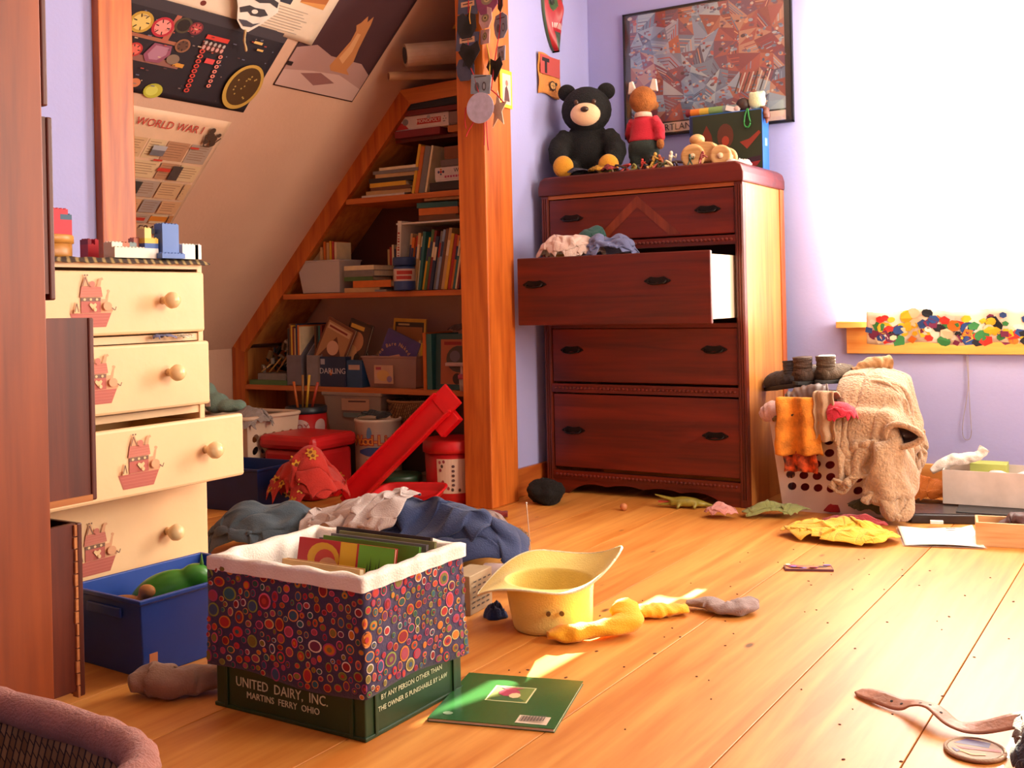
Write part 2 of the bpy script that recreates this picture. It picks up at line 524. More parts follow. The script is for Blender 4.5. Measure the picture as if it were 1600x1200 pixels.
PAPER = M('eadfd0', .75, .05)

# ---------------------------------------------------------------- the room
floor = struct(box(-3.95, 1.55, -1.25, 4.45, -.06, -.012).build('floor', M('5a2c12', .8)))
xs = [-3.95, -3.68, -3.38, -3.1, -2.8, -2.5, -2.22, -1.9, -1.61, -1.3, -1.005, -.69, -.42, -.12, .18, .48, .78, 1.1, 1.36, 1.55]
for i, (a, b) in enumerate(zip(xs, xs[1:])):
    cuts = [-1.25] + sorted(R.sample([-.4, .35, 1.02, 1.2], 1)) + [4.45] if i in (3, 8, 13, 15) else [-1.25, 4.45]
    for y0, y1 in zip(cuts, cuts[1:]):
        MB().box(a + .0011, b - .0011, y0 + .001, y1 - .001, -.02, 0).build('plank', FLOOR, floor, bevel=.0012)

PHI = math.atan(1.055); CP, SP = math.cos(PHI), math.sin(PHI)
def slope(y, b, k=0.0):
    """a point on the sloping ceiling: y along the eaves, b up the slope, k off its surface"""
    return Vector((-3.9 + b * CP + k * SP, y, .58 + b * SP - k * CP))

xt = -3.9 + 2.5 * CP; zt = .58 + 2.5 * SP
mb = MB().prism([(-3.9, .58), (xt, zt), (xt - .05, zt + .05), (-3.97, .6)], -1.25, 4.45)
struct(mb.build('ceiling_slope', WHITE_WALL))
struct(box(xt - .05, 1.55, -1.25, 4.45, zt, zt + .05).build('ceiling', CEIL))
struct(box(-3.97, -3.9, -1.25, 4.45, -.012, .585).build('wall_eaves', WHITE_WALL))
struct(MB().prism([(-3.9, 0), (-2.36, 0), (-2.36, 2.2), (-3.9, .58)], 4.02, 4.07).build('wall_alcove', WHITE_WALL))
struct(MB().prism([(-2.36, 0), (-2.29, 0), (-2.29, 2.27), (-2.36, 2.2)], 3.6, 4.37).build('wall_left', LAV))
struct(MB().prism([(-2.78, 0), (-2.73, 0), (-2.73, 1.8), (-2.78, 1.75)], -1.2, 2.07).build('wall_knee', LAV))
struct(MB().prism([(-3.9, 0), (-2.78, 0), (-2.78, 1.74), (-3.9, .57)], 2.03, 2.07).build('wall_light_block', WHITE_WALL))  # unseen partition, added to keep light out of the alcove
struct(box(-3.95, 1.55, -1.25, -1.2, -.012, zt).build('wall_behind', LAV))
mb = MB(); WX0, WX1, WZ0, WZ1 = -1.16, -.16, .67, 2.08
mb.box(-2.36, WX0, 4.36, 4.46, -.012, zt + .05).box(WX1, 1.55, 4.36, 4.46, -.012, zt + .05)
mb.box(WX0, WX1, 4.36, 4.46, -.012, WZ0).box(WX0, WX1, 4.36, 4.46, WZ1, zt + .05)
struct(mb.build('wall_back', LAV))
mb = MB().box(1.5, 1.55, -1.2, 1.95, -.012, zt).box(1.5, 1.55, 3.45, 4.36, -.012, zt).box(1.5, 1.55, 1.95, 3.45, -.012, .8).box(1.5, 1.55, 1.95, 3.45, 2.1, zt)
struct(mb.build('wall_right', LAV))

# timber posts and trim
struct(MB().prism([(-2.36, 0), (-2.236, 0), (-2.236, 2.32), (-2.36, 2.19)], 3.41, 3.6).build('trim_1', TRIM, bevel=.004))
struct(MB().prism([(-2.78, 0), (-2.70, 0), (-2.70, 1.83), (-2.78, 1.75)], 2.07, 2.19).build('trim_2', TRIM, bevel=.003))
struct(box(-2.29, -2.272, 3.6, 4.36, 0, .112).build('baseboard_left', TRIM_Y, bevel=.003))
struct(box(-2.27, 1.5, 4.34, 4.36, 0, .125).build('baseboard_back', PINE_KNOT, bevel=.003))

# window with sill, apron, frame, panes and a curtain that emits its own glow
win = struct(bpy.data.objects.new('window_1', None)); C.objects.link(win); win.location = (-.66, 4.36, .67)
def W(mb, name, mat, **k): return mb.build(name, mat, win, **k)
W(box(-.532, .532, -.05, .03, -.026, 0), 'sill', PINE_X, bevel=.003)
W(box(-.5, .5, -.018, 0, -.127, -.026), 'apron', PINE_X, bevel=.002)
JAMB = M('b9a5b0', .6)
for a, b in ((-.5, -.488), (.488, .5)): W(box(a, b, .0, .1, 0, 1.41), 'jamb', JAMB)
W(box(-.488, .488, .0, .1, 1.398, 1.41), 'head', JAMB)
for z in (0, .69, 1.36): W(box(-.488, .488, .05, .08, z, z + .035), 'rail', WHITE)
for x in (-.002,): W(box(x - .012, x + .012, .05, .08, .035, 1.36), 'mullion', WHITE)
glass, gnt, gb = _new('window_glass')
for nn in list(gnt.nodes):
    if nn.type == 'BSDF_PRINCIPLED': gnt.nodes.remove(nn)
tr = gnt.nodes.new('ShaderNodeBsdfTransparent'); gl = gnt.nodes.new('ShaderNodeBsdfGlossy'); gl.inputs['Roughness'].default_value = .02
mxs = gnt.nodes.new('ShaderNodeMixShader'); mxs.inputs[0].default_value = .05
gnt.links.new(tr.outputs[0], mxs.inputs[1]); gnt.links.new(gl.outputs[0], mxs.inputs[2])
gnt.links.new(mxs.outputs[0], gnt.nodes['Material Output'].inputs[0])
for a, b in ((-.488, -.014), (.01, .488)):
    for c, d in ((.035, .69), (.725, 1.36)): W(box(a, b, .063, .067, c, d), 'pane', glass)
cord = MB().tube(crom([(-.72, 4.352, .545), (-.716, 4.35, .42), (-.735, 4.35, .3), (-.738, 4.35, .24), (-.722, 4.35, .222), (-.708, 4.35, .25), (-.712, 4.35, .36), (-.714, 4.352, .545)], 40), .0016, 6)
tag(cord.build('blind_cord', M('9a8f96', .7), smooth=True), 'thin looped pull cord hanging below the window sill', 'cord')

cm, cnt, cb = _new('emissive_curtain')
cb.inputs['Base Color'].default_value = lin('f6f2ea'); cb.inputs['Roughness'].default_value = .9
cb.inputs['Emission Color'].default_value = (1, .93, .8, 1); cb.inputs['Emission Strength'].default_value = SHADE_GLOW  # the cloth itself emits, standing in for daylight behind it
cur = thing('window_curtain', 'glowing white window curtain with a printed hem hanging over the sill', 'curtain', (-.66, 4.285, 0))
def curt(u, v):
    z_ = .70 + 1.4 * v; t_ = max(0, min(1, (z_ - 1.02) / .14)); e_ = .068 * t_ * t_ * (3 - 2 * t_)
    x = -.432 - e_ + (.887 + e_) * u
    return (x, .006 * math.sin(u * 40) + .004 * nz(u * 9, v * 3), .70 + 1.4 * v)
MB().grid(curt, 70, 40).build('curtain_cloth', cm, cur, smooth=True)
MB().tube([(-.5, .012, 2.11), (.5, .012, 2.11)], .012, 12).build('curtain_rod', WHITE, cur, smooth=True)
mb = MB(); RH = random.Random(5)
hc = ['d8342a', 'f0c02c', '2d4c8a', '3c8a4a', 'e87c28', 'f3ead8', '7c2c50', '20242c', 'f0c02c', 'e8d8b0']
def hem(x, z): return Vector((x, -.012 + .009 * math.sin((x + .445) * 44) + .006 * math.sin(x * 17), z + .006 * math.sin(x * 23)))
mb.grid(lambda u, v: hem(-.405 + .86 * u, .586 + .125 * v), 80, 6, col='e9dcc4')
W_h = mb.build('printed_hem', PRINT_CLOTH, cur, smooth=True, solid=.002)
mb = MB()
for i in range(170):
    x = RH.uniform(-.398, .45); z = .594 + RH.betavariate(1, 1.4) * .105; r = RH.uniform(.012, .028); c = RH.choice(hc)
    k = .002 + i * .00002
    n = RH.choice((4, 5, 6, 9)); a0 = RH.random() * 6
    mb.poly([hem(x + r * math.cos(a0 + 2 * pi * q / n), z + .8 * r * math.sin(a0 + 2 * pi * q / n)) + Vector((0, -k, 0)) for q in range(n)], c)
mb.build('farmyard_print', PRINT_CLOTH, cur, fix=False)

# ---------------------------------------------------------------- tall mahogany dresser
dr = thing('mahogany_dresser', 'tall dark mahogany chest of drawers with its second drawer pulled open', 'dresser', (-1.815, 3.829, 0))
DW = .427; DD = .465
BLK = M('1d1310', .35, .2, 30, 0, 60, .6)
def Dp(mb, name, mat, **k): return mb.build(name, mat, dr, **k)
for sx in (-1, 1):
    a, b = sorted((sx * DW, sx * (DW - .02)))
    Dp(box(a, b, .03, DD, .0, 1.2), 'side_panel', MAHOG_SIDE, bevel=.003)
    a, b = sorted((sx * DW, sx * (DW - .032)))
    mb = MB().box(a, b, 0, .03, 0, 1.2)
    for q in range(3):
        xx = a + .006 + q * .009; mb.box(xx, xx + .005, -.004, .0, .03, 1.19)
    Dp(mb, 'corner_post', MAHOG_Z, bevel=.0015)
mb = MB().prism([(-DW - .008, 1.2), (-DW - .008, 1.235), (-DW + .0, 1.262), (-DW + .022, 1.276), (DW - .022, 1.276), (DW, 1.262), (DW + .008, 1.235), (DW + .008, 1.2)], -.012, DD + .005)
Dp(mb, 'top', MAHOG, bevel=.006)
Dp(box(-DW + .02, DW - .02, DD - .01, DD, .04, 1.2), 'back_panel', MAHOG)
Dp(box(DW - .0, DW + .004, DD - .05, DD, 0, 1.2), 'rear_stile', TRIM)
Dp(box(-DW + .03, DW - .03, .004, .03, 1.186, 1.2), 'top_rail', TRIM_X)
def carved(z, name):
    mb = MB().box(-DW + .03, DW - .03, .0, .03, z - .018, z + .016)
    n = 46
    for q in range(n):
        x = -DW + .04 + (2 * DW - .08) * (q + .5) / n
        mb.ell((x, .0, z), (.0075, .005, .006), n=8, k=5)
    Dp(mb, name, MAHOG, smooth=False)
for z in (.99, .425, .075): carved(z, 'carved_rail')
for z in (.672,): Dp(box(-DW + .03, DW - .03, .006, .03, z - .008, z + .008), 'rail', MAHOG)
# scalloped base board
pts = [(-DW + .03, .057), (-DW + .03, .0), (-DW + .1, 0)]
for q in range(41):
    t = q / 40; x = -DW + .11 + t * (2 * DW - .22)
    pts.append((x, .036 + .01 * abs(math.sin(t * pi * 4)) - .024 * (abs(2 * t - 1) ** 6)))
pts += [(DW - .1, 0), (DW - .03, 0), (DW - .03, .057)]
Dp(MB().prism(pts, .004, .024), 'scalloped_base', MAHOG)
def pull(parent, x, y, z):
    """dark leaf-shaped batwing pull: backplate with a drooping bail"""
    pts = []
    for q in range(25):
        a = pi * q / 24; r = .052
        pts.append((x - r * math.cos(a), z + .020 * math.sin(a) * (1 - .28 * abs(math.sin(3 * a))) - .002))
    pts += [(x + .03, z - .012), (x, z - .006), (x - .03, z - .012)]
    h = MB().prism(pts, y - .005, y).build('pull', BLK, parent, bevel=.001)
    MB().tube(crom([(x - .034, y - .004, z + .002), (x - .03, y - .016, z - .008), (x, y - .02, z - .012), (x + .03, y - .016, z - .008), (x + .034, y - .004, z + .002)], 16), .0035, 8).build('bail', BLK, h, smooth=True)
def front(parent, z0, z1, y, inset=.0):
    o = box(-DW + .034, DW - .034, y, y + .02, z0, z1).build('drawer_front', MAHOG, parent, bevel=.004)
    return o
f = front(dr, 1.012, 1.182, .004)
# the veneer V of the top drawer
mb = MB()
VEN = wood('5e1f0c', '86371a', 2, .33)
mb.prism([(-.18, 1.02), (.0, 1.176), (.18, 1.02), (.13, 1.02), (0, 1.132), (-.13, 1.02)], .0025, .004)
mb.build('veneer_inlay', VEN, f)
pull(f, .289, .004, 1.105); pull(f, -.289, .004, 1.105)
f = front(dr, .45, .662, .006); pull(f, .302, .006, .582); pull(f, -.302, .006, .577)
f = front(dr, .105, .4, .006); pull(f, .3, .006, .26); pull(f, -.302, .006, .255)
od = bpy.data.objects.new('open_drawer', None); C.objects.link(od); od.parent = dr; od.location = (0, -.262, 0); od.empty_display_size = .05
f = box(-.388, .4, 0, .02, .684, .942).build('drawer_front', MAHOG, od, bevel=.004)
pull(dr, .2, -.262, .84); pull(dr, -.31, -.262, .84)
DSIDE = M('f0dcc0', .5, .06, 6)
mb = MB().box(.372, .384, .02, .4, .70, .93).box(-.384, -.372, .02, .4, .70, .93).box(-.372, .372, .39, .4, .70, .92).box(-.372, .372, .02, .39, .705, .712)
mb.build('drawer_box', DSIDE, od, bevel=.001)
f.name = 'open_drawer_front'
# (the open drawer's pieces are parts of the dresser)
for ch in list(od.children):
    ch.parent = dr; ch.location = (0, -.262, 0)
bpy.data.objects.remove(od)

# ---------------------------------------------------------------- cream dresser with ark stencils
cd = thing('cream_dresser', 'cream painted chest of drawers with ark stencils and round knobs', 'dresser', (-2.2, 1.68, 0))
def ark(parent, x, yc, zc, s=.061):
    P = Print(lambda a, b, k: Vector((x + k, yc + a * s, zc + b * s)))
    red, red2, tan, dk, gold = 'b4584a', 'c4705c', 'd89a70', '74503f', 'e2b884'
    P.p([(-1, -.28), (-.93, -.12), (-.55, -.1), (-.5, .3), (-.58, .35), (-.52, .78), (.38, .76), (.46, .38), (.4, .34), (.42, .28), (.6, .28), (.7, .55), (.66, .62), (.74, .66), (.82, .6), (.76, .5), (.68, .1), (.82, -.1), (.98, -.08), (.86, -.28)], tan)
    P.p([(-1, -.26), (.86, -.26), (.6, -.8), (-.78, -.8)], red)
    for q in range(4): P.line([(-.9 + q * .04, -.36 - q * .12), (.78 - q * .06, -.36 - q * .12)], .018, red2)
    P.r(-.52, -.24, .36, .34, red); P.r(-.52, .2, .36, .34, dk)
    for q in range(3): P.o(-.36 + q * .27, .27, .06, .05, gold, 8)
    P.p([(-.58, .36), (.44, .38), (.37, .76), (-.5, .78)], red2)
    for q in range(3): P.line([(-.52 + q * .02, .48 + q * .1), (.42 - q * .02, .49 + q * .1)], .012, red)
    P.p([(0, -.16), (-.18, .06), (-.12, .14), (0, .08), (.1, .14), (.16, .06)], gold)
    P.p([(-.5, .78), (-.36, 1.16), (-.28, 1.16), (-.16, .78)], tan); P.line([(-.46, .78), (-.34, 1.12), (-.2, .78)], .03, dk)
    P.o(-.37, 1.2, .04, .035, dk, 8); P.o(-.26, 1.2, .04, .035, dk, 8)
    P.p([(.16, .77), (.28, 1.08), (.4, 1.12), (.46, 1.04), (.36, 1.0), (.32, .77)], tan); P.o(-.05, .86, .13, .12, red2, 10)
    P.p([(-.88, -.24), (-.78, .16), (-.7, .2), (-.62, -.24)], gold); P.line([(-.84, -.2), (-.76, .12), (-.68, -.2)], .03, dk)
    P.o(.62, 0, .2, .17, tan, 12); P.o(.05, -.12, .07, .08, gold, 8); P.line([(.8, -.06), (.94, -.16), (1.0, -.02)], .04, dk)
    P.build('ark_stencil', parent)
def knob(parent, x, y, z, r=.021):
    m = Matrix.Rotation(pi / 2, 4, 'Y')
    MB().lathe([(.0001, 0), (.010, 0), (.008, .006), (.007, .012), (r * .75, .02), (r, .031), (r * .96, .04), (r * .7, .049), (r * .3, .053), (.0001, .054)], 20, (x, y, z), m).build('knob', CREAM_EDGE if False else M('f0cb96', .25, .04), parent, smooth=True)
for a, b in ((-.31, -.293), (.293, .31)): box(-.42, 0, a, b, 0, .893).build('side_panel', CREAM, cd, bevel=.002)
box(-.42, -.41, -.293, .293, .02, .89).build('back_panel', CREAM, cd)
for z in (.705, .517, .34, .04): box(-.41, -.004, -.293, .293, z - .009, z + .009).build('rail', CREAM, cd)
box(-.42, .002, -.293, .293, .88, .893).build('top_board', CREAM, cd)
box(-.4, -.004, -.293, .293, .0, .06).build('plinth', CREAM, cd)
tm, tnt, tb = _new('plaid_mat')
ck = N(tnt, 'ShaderNodeTexWave', wave_type='BANDS', bands_direction='DIAGONAL'); ck.inputs['Scale'].default_value = 26; ck.inputs['Distortion'].default_value = .6
tcx = N(tnt, 'ShaderNodeTexCoord'); tnt.links.new(tcx.outputs['Object'], ck.inputs['Vector'])
rp = N(tnt, 'ShaderNodeValToRGB'); rp.color_ramp.elements[0].color = lin('42322a'); rp.color_ramp.elements[1].color = lin('a58a58'); rp.color_ramp.elements[0].position = .5; rp.color_ramp.elements[1].position = .95
tnt.links.new(ck.outputs['Color'], rp.inputs[0]); tnt.links.new(rp.outputs[0], tb.inputs['Base Color']); tb.inputs['Roughness'].default_value = .9
rm = MB()
rm.grid(lambda u, v: (-.43 + .45 * v, -.318 + .638 * u, .904 + .0012 * math.sin(u * 70) - (.012 if v > .99 else 0)), 60, 12)
tag(rm.build('dresser_mat', tm, loc=(-2.2, 1.68, 0), smooth=True, solid=.003), 'plaid cloth mat covering the top of the cream dresser', 'mat')
for (z0, z1, dx, kz) in ((.718, .872, .016, .8), (.53, .694, .03, .62), (.352, .51, .148, .433), (.07, .332, .012, .222)):
    d = box(dx - .02, dx, -.303, .303, z0, z1).build('drawer', CREAM, cd, bevel=.007)
    if dx > .1:
        MB().box(dx - .4, dx - .02, -.28, -.27, z0 + .01, z1 - .02).box(dx - .4, dx - .02, .27, .28, z0 + .01, z1 - .02).box(dx - .4, dx - .02, -.27, .27, z0 + .01, z0 + .016).box(dx - .4, dx - .39, -.27, .27, z0 + .016, z1 - .02).build('drawer_box', CREAM_EDGE, d)
    knob(d, dx, .167 + (.008 if dx > .1 else 0), kz); knob(d, dx, -.225, kz)
    ark(d, dx, -.04 if dx < .1 else -.02, kz - .012)

# ---------------------------------------------------------------- tall brown chest at the near left, its drawers ajar
bc = thing('brown_chest', 'tall orange-brown wooden chest at the left with worn drawers ajar', 'dresser', (-1.814, 1.262, 0))
box(-.02, 0, -.55, 0, 0, 1.5).build('side_panel', BROWN_Z, bc, bevel=.003)
box(-.44, -.42, -.55, 0, 0, 1.5).build('side_panel', BROWN_Z, bc, bevel=.003)
box(-.45, .01, -.56, .012, 1.5, 1.53).build('top', BROWN_Z, bc, bevel=.004)
box(-.42, -.02, -.55, -.54, .02, 1.5).build('back_panel', BROWN_Z, bc)
for z in (.387, .78, 1.155): box(-.42, -.02, -.54, -.002, z - .006, z + .006).build('rail', BROWN_Z, bc)
RAW = wood('a05a2a', 'c88048', 1, .8)
for (z0, z1, out) in ((1.165, 1.49, .004), (.8, 1.145, .012), (.41, .765, .094), (.04, .372, .058)):
    d = box(-.43, -.004, out, out + .012, z0, z1).build('drawer_front', DARKBR, bc, bevel=.003)
    mb = MB().box(-.018, -.008, -.4, out, z0 + .012, z1).box(-.425, -.415, -.4, out, z0 + .012, z1).box(-.415, -.018, -.4, out, z0 + .02, z0 + .028)
    mb.build('drawer_box', DARKBR, d)
    if .03 < out < .08:
        n = 14; mb = MB()
        for q in range(n):
            t = q / n
            w = .004 + .012 * abs(nz(q * 1.7, out * 50, z0)) if out < .08 else .004
            mb.box(-.02, -.003, out - w, out - .0005, z0 + (z1 - z0) * t, z0 + (z1 - z0) * (t + .9 / n))
        mb.build('splintered_edge', RAW, d)
    if out > .08: box(-.016, -.002, -.1, out, z0, z0 + .012).build('runner', RAW, d)
# ---------------------------------------------------------------- built-in bookcase under the slope
bk = thing('slanted_bookcase', 'built-in wooden bookcase with a slanted side under the sloping ceiling', 'bookcase', (0, 3.7, 0))
BACK = M('5a2a1c', .8, .1, 6)
def Bk(mb, name, mat, **k): return mb.build(name, mat, bk, **k)
off = .095
def sx(z): return -3.9 + (z - .58) / 1.055 if z > .58 else -3.9
# slanted face board with its vertical foot
Bk(MB().prism([(-3.895, .0), (-3.815, .0), (-3.815, .565), (-3.895, .592)], .0, .022), 'foot_board', TRIM)
Bk(MB().prism([(-3.893, .592), (-3.815, .565), (-2.80, 1.625), (-2.86, 1.69)], .0, .022), 'slanted_board', TRIM)
Bk(MB().prism([(-2.86, 1.69), (-2.80, 1.625), (-2.37, 1.64), (-2.37, 1.705)], .0, .022), 'top_board', TRIM_X)
Bk(MB().prism([(-3.84, .6), (-3.79, .6), (-2.79, 1.65), (-2.84, 1.65)], .022, .3), 'slanted_side', MAHOG_SIDE)
Bk(box(-3.86, -3.84, .022, .3, 0, .58), 'side', MAHOG_SIDE)
Bk(box(-2.385, -2.365, .0, .3, 0, 1.64), 'side', TRIM)
Bk(box(-2.8, -2.37, .022, .3, 1.64, 1.66), 'top_shelf', TRIM_X)
for z, x0, nm in ((.412, -3.82, 'shelf'), (.832, -3.56, 'shelf'), (1.245, -3.17, 'shelf')):
    Bk(box(x0, -2.385, .002, .3, z - .024, z), nm, TRIM_X, bevel=.002)
Bk(box(-2.92, -2.385, .05, .3, 1.474, 1.488), 'thin_shelf', MAHOG)
Bk(MB().prism([(-3.2, .85), (-2.4, .85), (-2.4, 1.63), (-2.86, 1.63), (-3.45, .98)], .292, .3), 'back_panel', BACK)

PAGES = M('dccaa6', .85, .08, 60)
BCOLS = {'red': 'b03028', 'dark red': '7a201c', 'orange': 'cc6a22', 'yellow': 'd8a52c', 'green': '4a6a3a', 'teal': '2f6a68', 'blue': '34508a',
         'navy': '22304e', 'tan': 'c09a68', 'cream': 'dcc79c', 'white': 'd8cdbc', 'grey': '77706c', 'brown': '6a4028', 'pink': 'c0706a', 'black': '241c1c', 'pale blue': '8494ac'}
def book(name, label, loc, w, d, h, colr, rot=(0, 0, 0), group=None, cat='book', spine='x', stripe=None):
    """book with a cover and a page block; w thick, d deep, h tall, spine to the front (-y)"""
    t = thing(name, label, cat, loc, group=group, rot=rot)
    c = M(BCOLS.get(colr, colr), .5, .08, 30)
    k = min(.0022, w * .2)
    mb = MB().box(0, k, 0, d, 0, h).box(w - k, w, 0, d, 0, h).box(k, w - k, 0, k, 0, h)
    mb.build('cover', c, t)
    box(k, w - k, k, d - .003, .003, h - .003).build('pages', PAGES, t)
    if stripe:
        MB().box(k * .5, w - k * .5, -.0004, 0, h * .55, h * .8).build('spine_label', M(stripe, .6), t)
    return t
def flat_book(name, label, loc, w, d, h, colr, rotz=0, group=None, cat='book'):
    """book lying flat: w wide, d deep, h thick"""
    t = thing(name, label, cat, loc, rotz, group=group)
    c = M(BCOLS.get(colr, colr), .5, .08, 30); k = min(.002, h * .2)
    MB().box(0, w, 0, d, 0, k).box(0, w, 0, d, h - k, h).box(0, w, 0, k, k, h - k).build('cover', c, t)
    box(.003, w - .003, k, d - .003, k, h - k).build('pages', PAGES, t)
    return t

# the row of tall picture books on the middle shelf, leaning to the left
g = 'tall picture books leaning in a row on the middle shelf'
cols = ['tan', 'orange', 'red', 'tan', 'cream', 'teal', 'yellow', 'green', 'dark red', 'navy', 'grey', 'pale blue', 'brown', 'tan', 'yellow', 'red', 'orange', 'teal', 'cream', 'dark red', 'navy', 'tan']
ordn = ['first', 'second', 'third', 'fourth', 'fifth', 'sixth', 'seventh', 'eighth', 'ninth', 'tenth', 'eleventh', 'twelfth', 'thirteenth', 'fourteenth', 'fifteenth', 'sixteenth', 'seventeenth', 'eighteenth', 'nineteenth', 'twentieth', 'twenty-first', 'twenty-second']
x = -2.868; RB = random.Random(3)
for i, c in enumerate(cols):
    w = RB.uniform(.010, .016); h = RB.uniform(.225, .262)
    if x + w + .05 > -2.405: break
    le = math.radians(8 if i < 6 else 11)
    book('picture_book', 'thin %s picture book, %s from the left in the leaning row' % (c, ordn[i]), (x, 3.725 + RB.uniform(0, .01), .836), w, .2, h, c, (0, le, 0), g, stripe=RB.choice([None, 'd8c8a0', 'a83028', '283858']))
    x += w / math.cos(le) + .0012
# its neighbours
t = book('tall_book', 'tall white book with red spine lettering at the left end of the leaning row', (-2.913, 3.715, .835), .02, .22, .3, 'white', (0, math.radians(4), 0))
P = Print(lambda a, b, k: Vector((a, -k, b)))
for q in range(13): P.r(.005, .1 + q * .012, .015, .107 + q * .012 - .002 * (q % 3), 'a83028')
P.build('spine_marks', t)['kind'] = 'stuff'
for i, (c, dx, dz, rz) in enumerate((('brown', 0, 0, .02), ('orange', .0, .024, .12), ('teal', -.01, .056, .2), ('tan', .03, .084, .05))):
    flat_book('flat_book', '%s book lying flat, %s of the stack atop the leaning row' % (c, ['lowest', 'second', 'third', 'topmost'][i]), (-2.79 + dx, 3.73, 1.128 + dz), .19, .14, .022 if i != 1 else .03, c, rz, 'flat books on top of the leaning row')
flat_book('magazine', 'thin pale magazine lying along the tops of the leaning books', (-2.905, 3.72, 1.118), .5, .2, .007, 'white', .0)
flat_book('game_board', 'dark thin folded board lying above the leaning picture books', (-2.66, 3.73, 1.1262), .24, .18, .008, 'brown', .0)
jar = thing('blue_jar', 'blue lidded jar with a red and white label before the picture books', 'jar', (-2.85, 3.712 - .045, .834))
jar.location = (-2.852, 3.7 + .0, .834)
JB = M('2f4a80', .35)
MB().lathe([(.0001, 0), (.044, 0), (.047, .006), (.047, .098), (.042, .106), (.0001, .106)], 24).build('body', JB, jar, smooth=True)
MB().lathe([(.0001, .106), (.049, .106), (.05, .112), (.05, .136), (.047, .142), (.0001, .142)], 24).build('lid', M('243a6a', .4), jar, smooth=True)
MB().lathe([(.0476, .04), (.0478, .042), (.0478, .09), (.0476, .092)], 24).build('label_band', M('d0b8a8', .6), jar, smooth=True)
P = Print(lambda a, b, k: Vector((.048 * math.cos(-pi / 2 + .6 + a) * (1.004 + k), .048 * math.sin(-pi / 2 + .6 + a) * (1.004 + k), b)), .002)
P.strip(-.7, .8, .068, .084, 'b83a30').strip(-.75, .7, .047, .062, 'b83a30'); P.build('label_lettering', jar)['kind'] = 'stuff'
jar.location = (-2.852, 3.652 + .05, .834)
# translucent tub of paperbacks
def tub_mat(c, a=.45):
    m = M(c, .35, .03, 8, 0, 60, 0, 0, a); return m
tb_ = thing('clear_book_tub', 'cloudy plastic tub of paperbacks at the left of the middle shelf', 'tub', (-3.345, 3.78, .834))
open_box(.255, .15, .148, .003, .018, .006).build('body', tub_mat('cfc0b8', .72), tb_, bevel=.003)
for i, (c, w, h, dx) in enumerate((('cream', .012, .215, -.085), ('tan', .014, .2, .0), ('orange', .012, .225, .02), ('tan', .014, .22, .038), ('yellow', .01, .226, .056), ('red', .011, .224, .070), ('cream', .012, .22, .085))):
    if i == 0:
        t = thing('cream_card_book', 'cream blank-covered book facing out of the clear tub', 'book', (-3.445, 3.742, .842), rot=(-.12, 0, 0))
        box(0, .115, 0, .012, 0, .205).build('cover', M('d8b98c', .6), t)
    else:
        book('paperback', '%s paperback standing in the cloudy tub, %s from its right end' % (c, ordn[6 - i]), (-3.345 + dx - .005, 3.728, .8412), w, .1, h, c, (0, .0, 0), 'paperbacks in the cloudy tub')
# flat pile between tub and books
zz = .832
for i, (c, w, h, dx, rz) in enumerate((('tan', .2, .02, .0, 0), ('orange', .22, .03, .05, -.04), ('green', .16, .018, 0, .03), ('grey', .17, .028, 0, 0), ('cream', .17, .02, .0, 0))):
    flat_book('stacked_book', '%s book lying flat beside the cloudy tub, %s from the bottom of its pile' % (c, ordn[i]), (-3.2 + dx, 3.715, zz), w, .14, h, c, rz, 'books piled flat on the middle shelf'); zz += h + .0006
flat_book('slim_book', 'slim grey book lying flat before the blue jar', (-3.02, 3.706, .8326 + .0), .065, .1, .009, 'grey', 0)
for i in range(9):
    c = ['tan', 'red', 'cream', 'navy', 'orange', 'teal', 'pink', 'white', 'green'][i]
    book('small_paperback', 'small %s paperback, %s in the short row behind the flat pile' % (c, ordn[i]), (-3.075 + i * .0125, 3.87, .834), .011, .1, .19 + .01 * (i % 3), c, (0, .0, 0), 'short paperbacks at the back of the middle shelf')

# upper shelf: flat games and books, four leaning books
zz = 1.2455
for i, (c, w, h, dx) in enumerate((('white', .23, .010, -.02), ('tan', .24, .016, .0), ('brown', .22, .014, .02), ('yellow', .2, .018, .01), ('black', .24, .02, .0), ('tan', .22, .016, .03), ('grey', .25, .014, .01), ('cream', .2, .012, .04))):
    flat_book('flat_paperback', '%s book lying flat on the upper shelf, %s from the bottom of its pile' % (c, ordn[i]), (-3.07 + dx + i * .006, 3.715, zz), w, .18, h, c, RB.uniform(-.04, .04), 'books piled flat on the upper shelf'); zz += h + .0006
for i, (c, w, h, dx) in enumerate((('yellow', .013, .21, 0), ('orange', .018, .2, .016), ('grey', .028, .2, .038), ('cream', .01, .198, .07))):
    book('leaning_book', '%s book leaning beside the flat pile on the upper shelf, %s of four' % (c, ordn[i]), (-2.815 + dx, 3.715, 1.249), w, .17, h, c, (0, math.radians(12), 0), 'four leaning books on the upper shelf')
def game_box(name, label, x0, x1, z0, z1, col, y=3.715, d=.24, cat='game box', lid=None):
    t = thing(name, label, cat, ((x0 + x1) / 2, y, z0)); w = (x1 - x0) / 2
    box(-w + .002, w - .002, .002, d - .002, 0, z1 - z0 - .006).build('tray', M(col, .6), t)
    box(-w, w, 0, d, (z1 - z0) * .12, z1 - z0).build('lid', M(lid or col, .5, .08, 20), t, bevel=.0015)
    return t
game_box('domino_box', 'dark flat game box under the white game box on the upper shelf', -2.72, -2.41, 1.246, 1.284, '2a2024')
t = game_box('tile_game_box', 'white game box with coloured letters at the right of the upper shelf', -2.69, -2.41, 1.286, 1.345, 'd0c0b8')
P = Print(lambda a, b, k: Vector((a, -k, b)))
for a, c in ((-.12, '3a3a6a'), (-.108, 'b03030'), (-.096, '303050')): P.o(a, .04, .006, .006, c, 8)
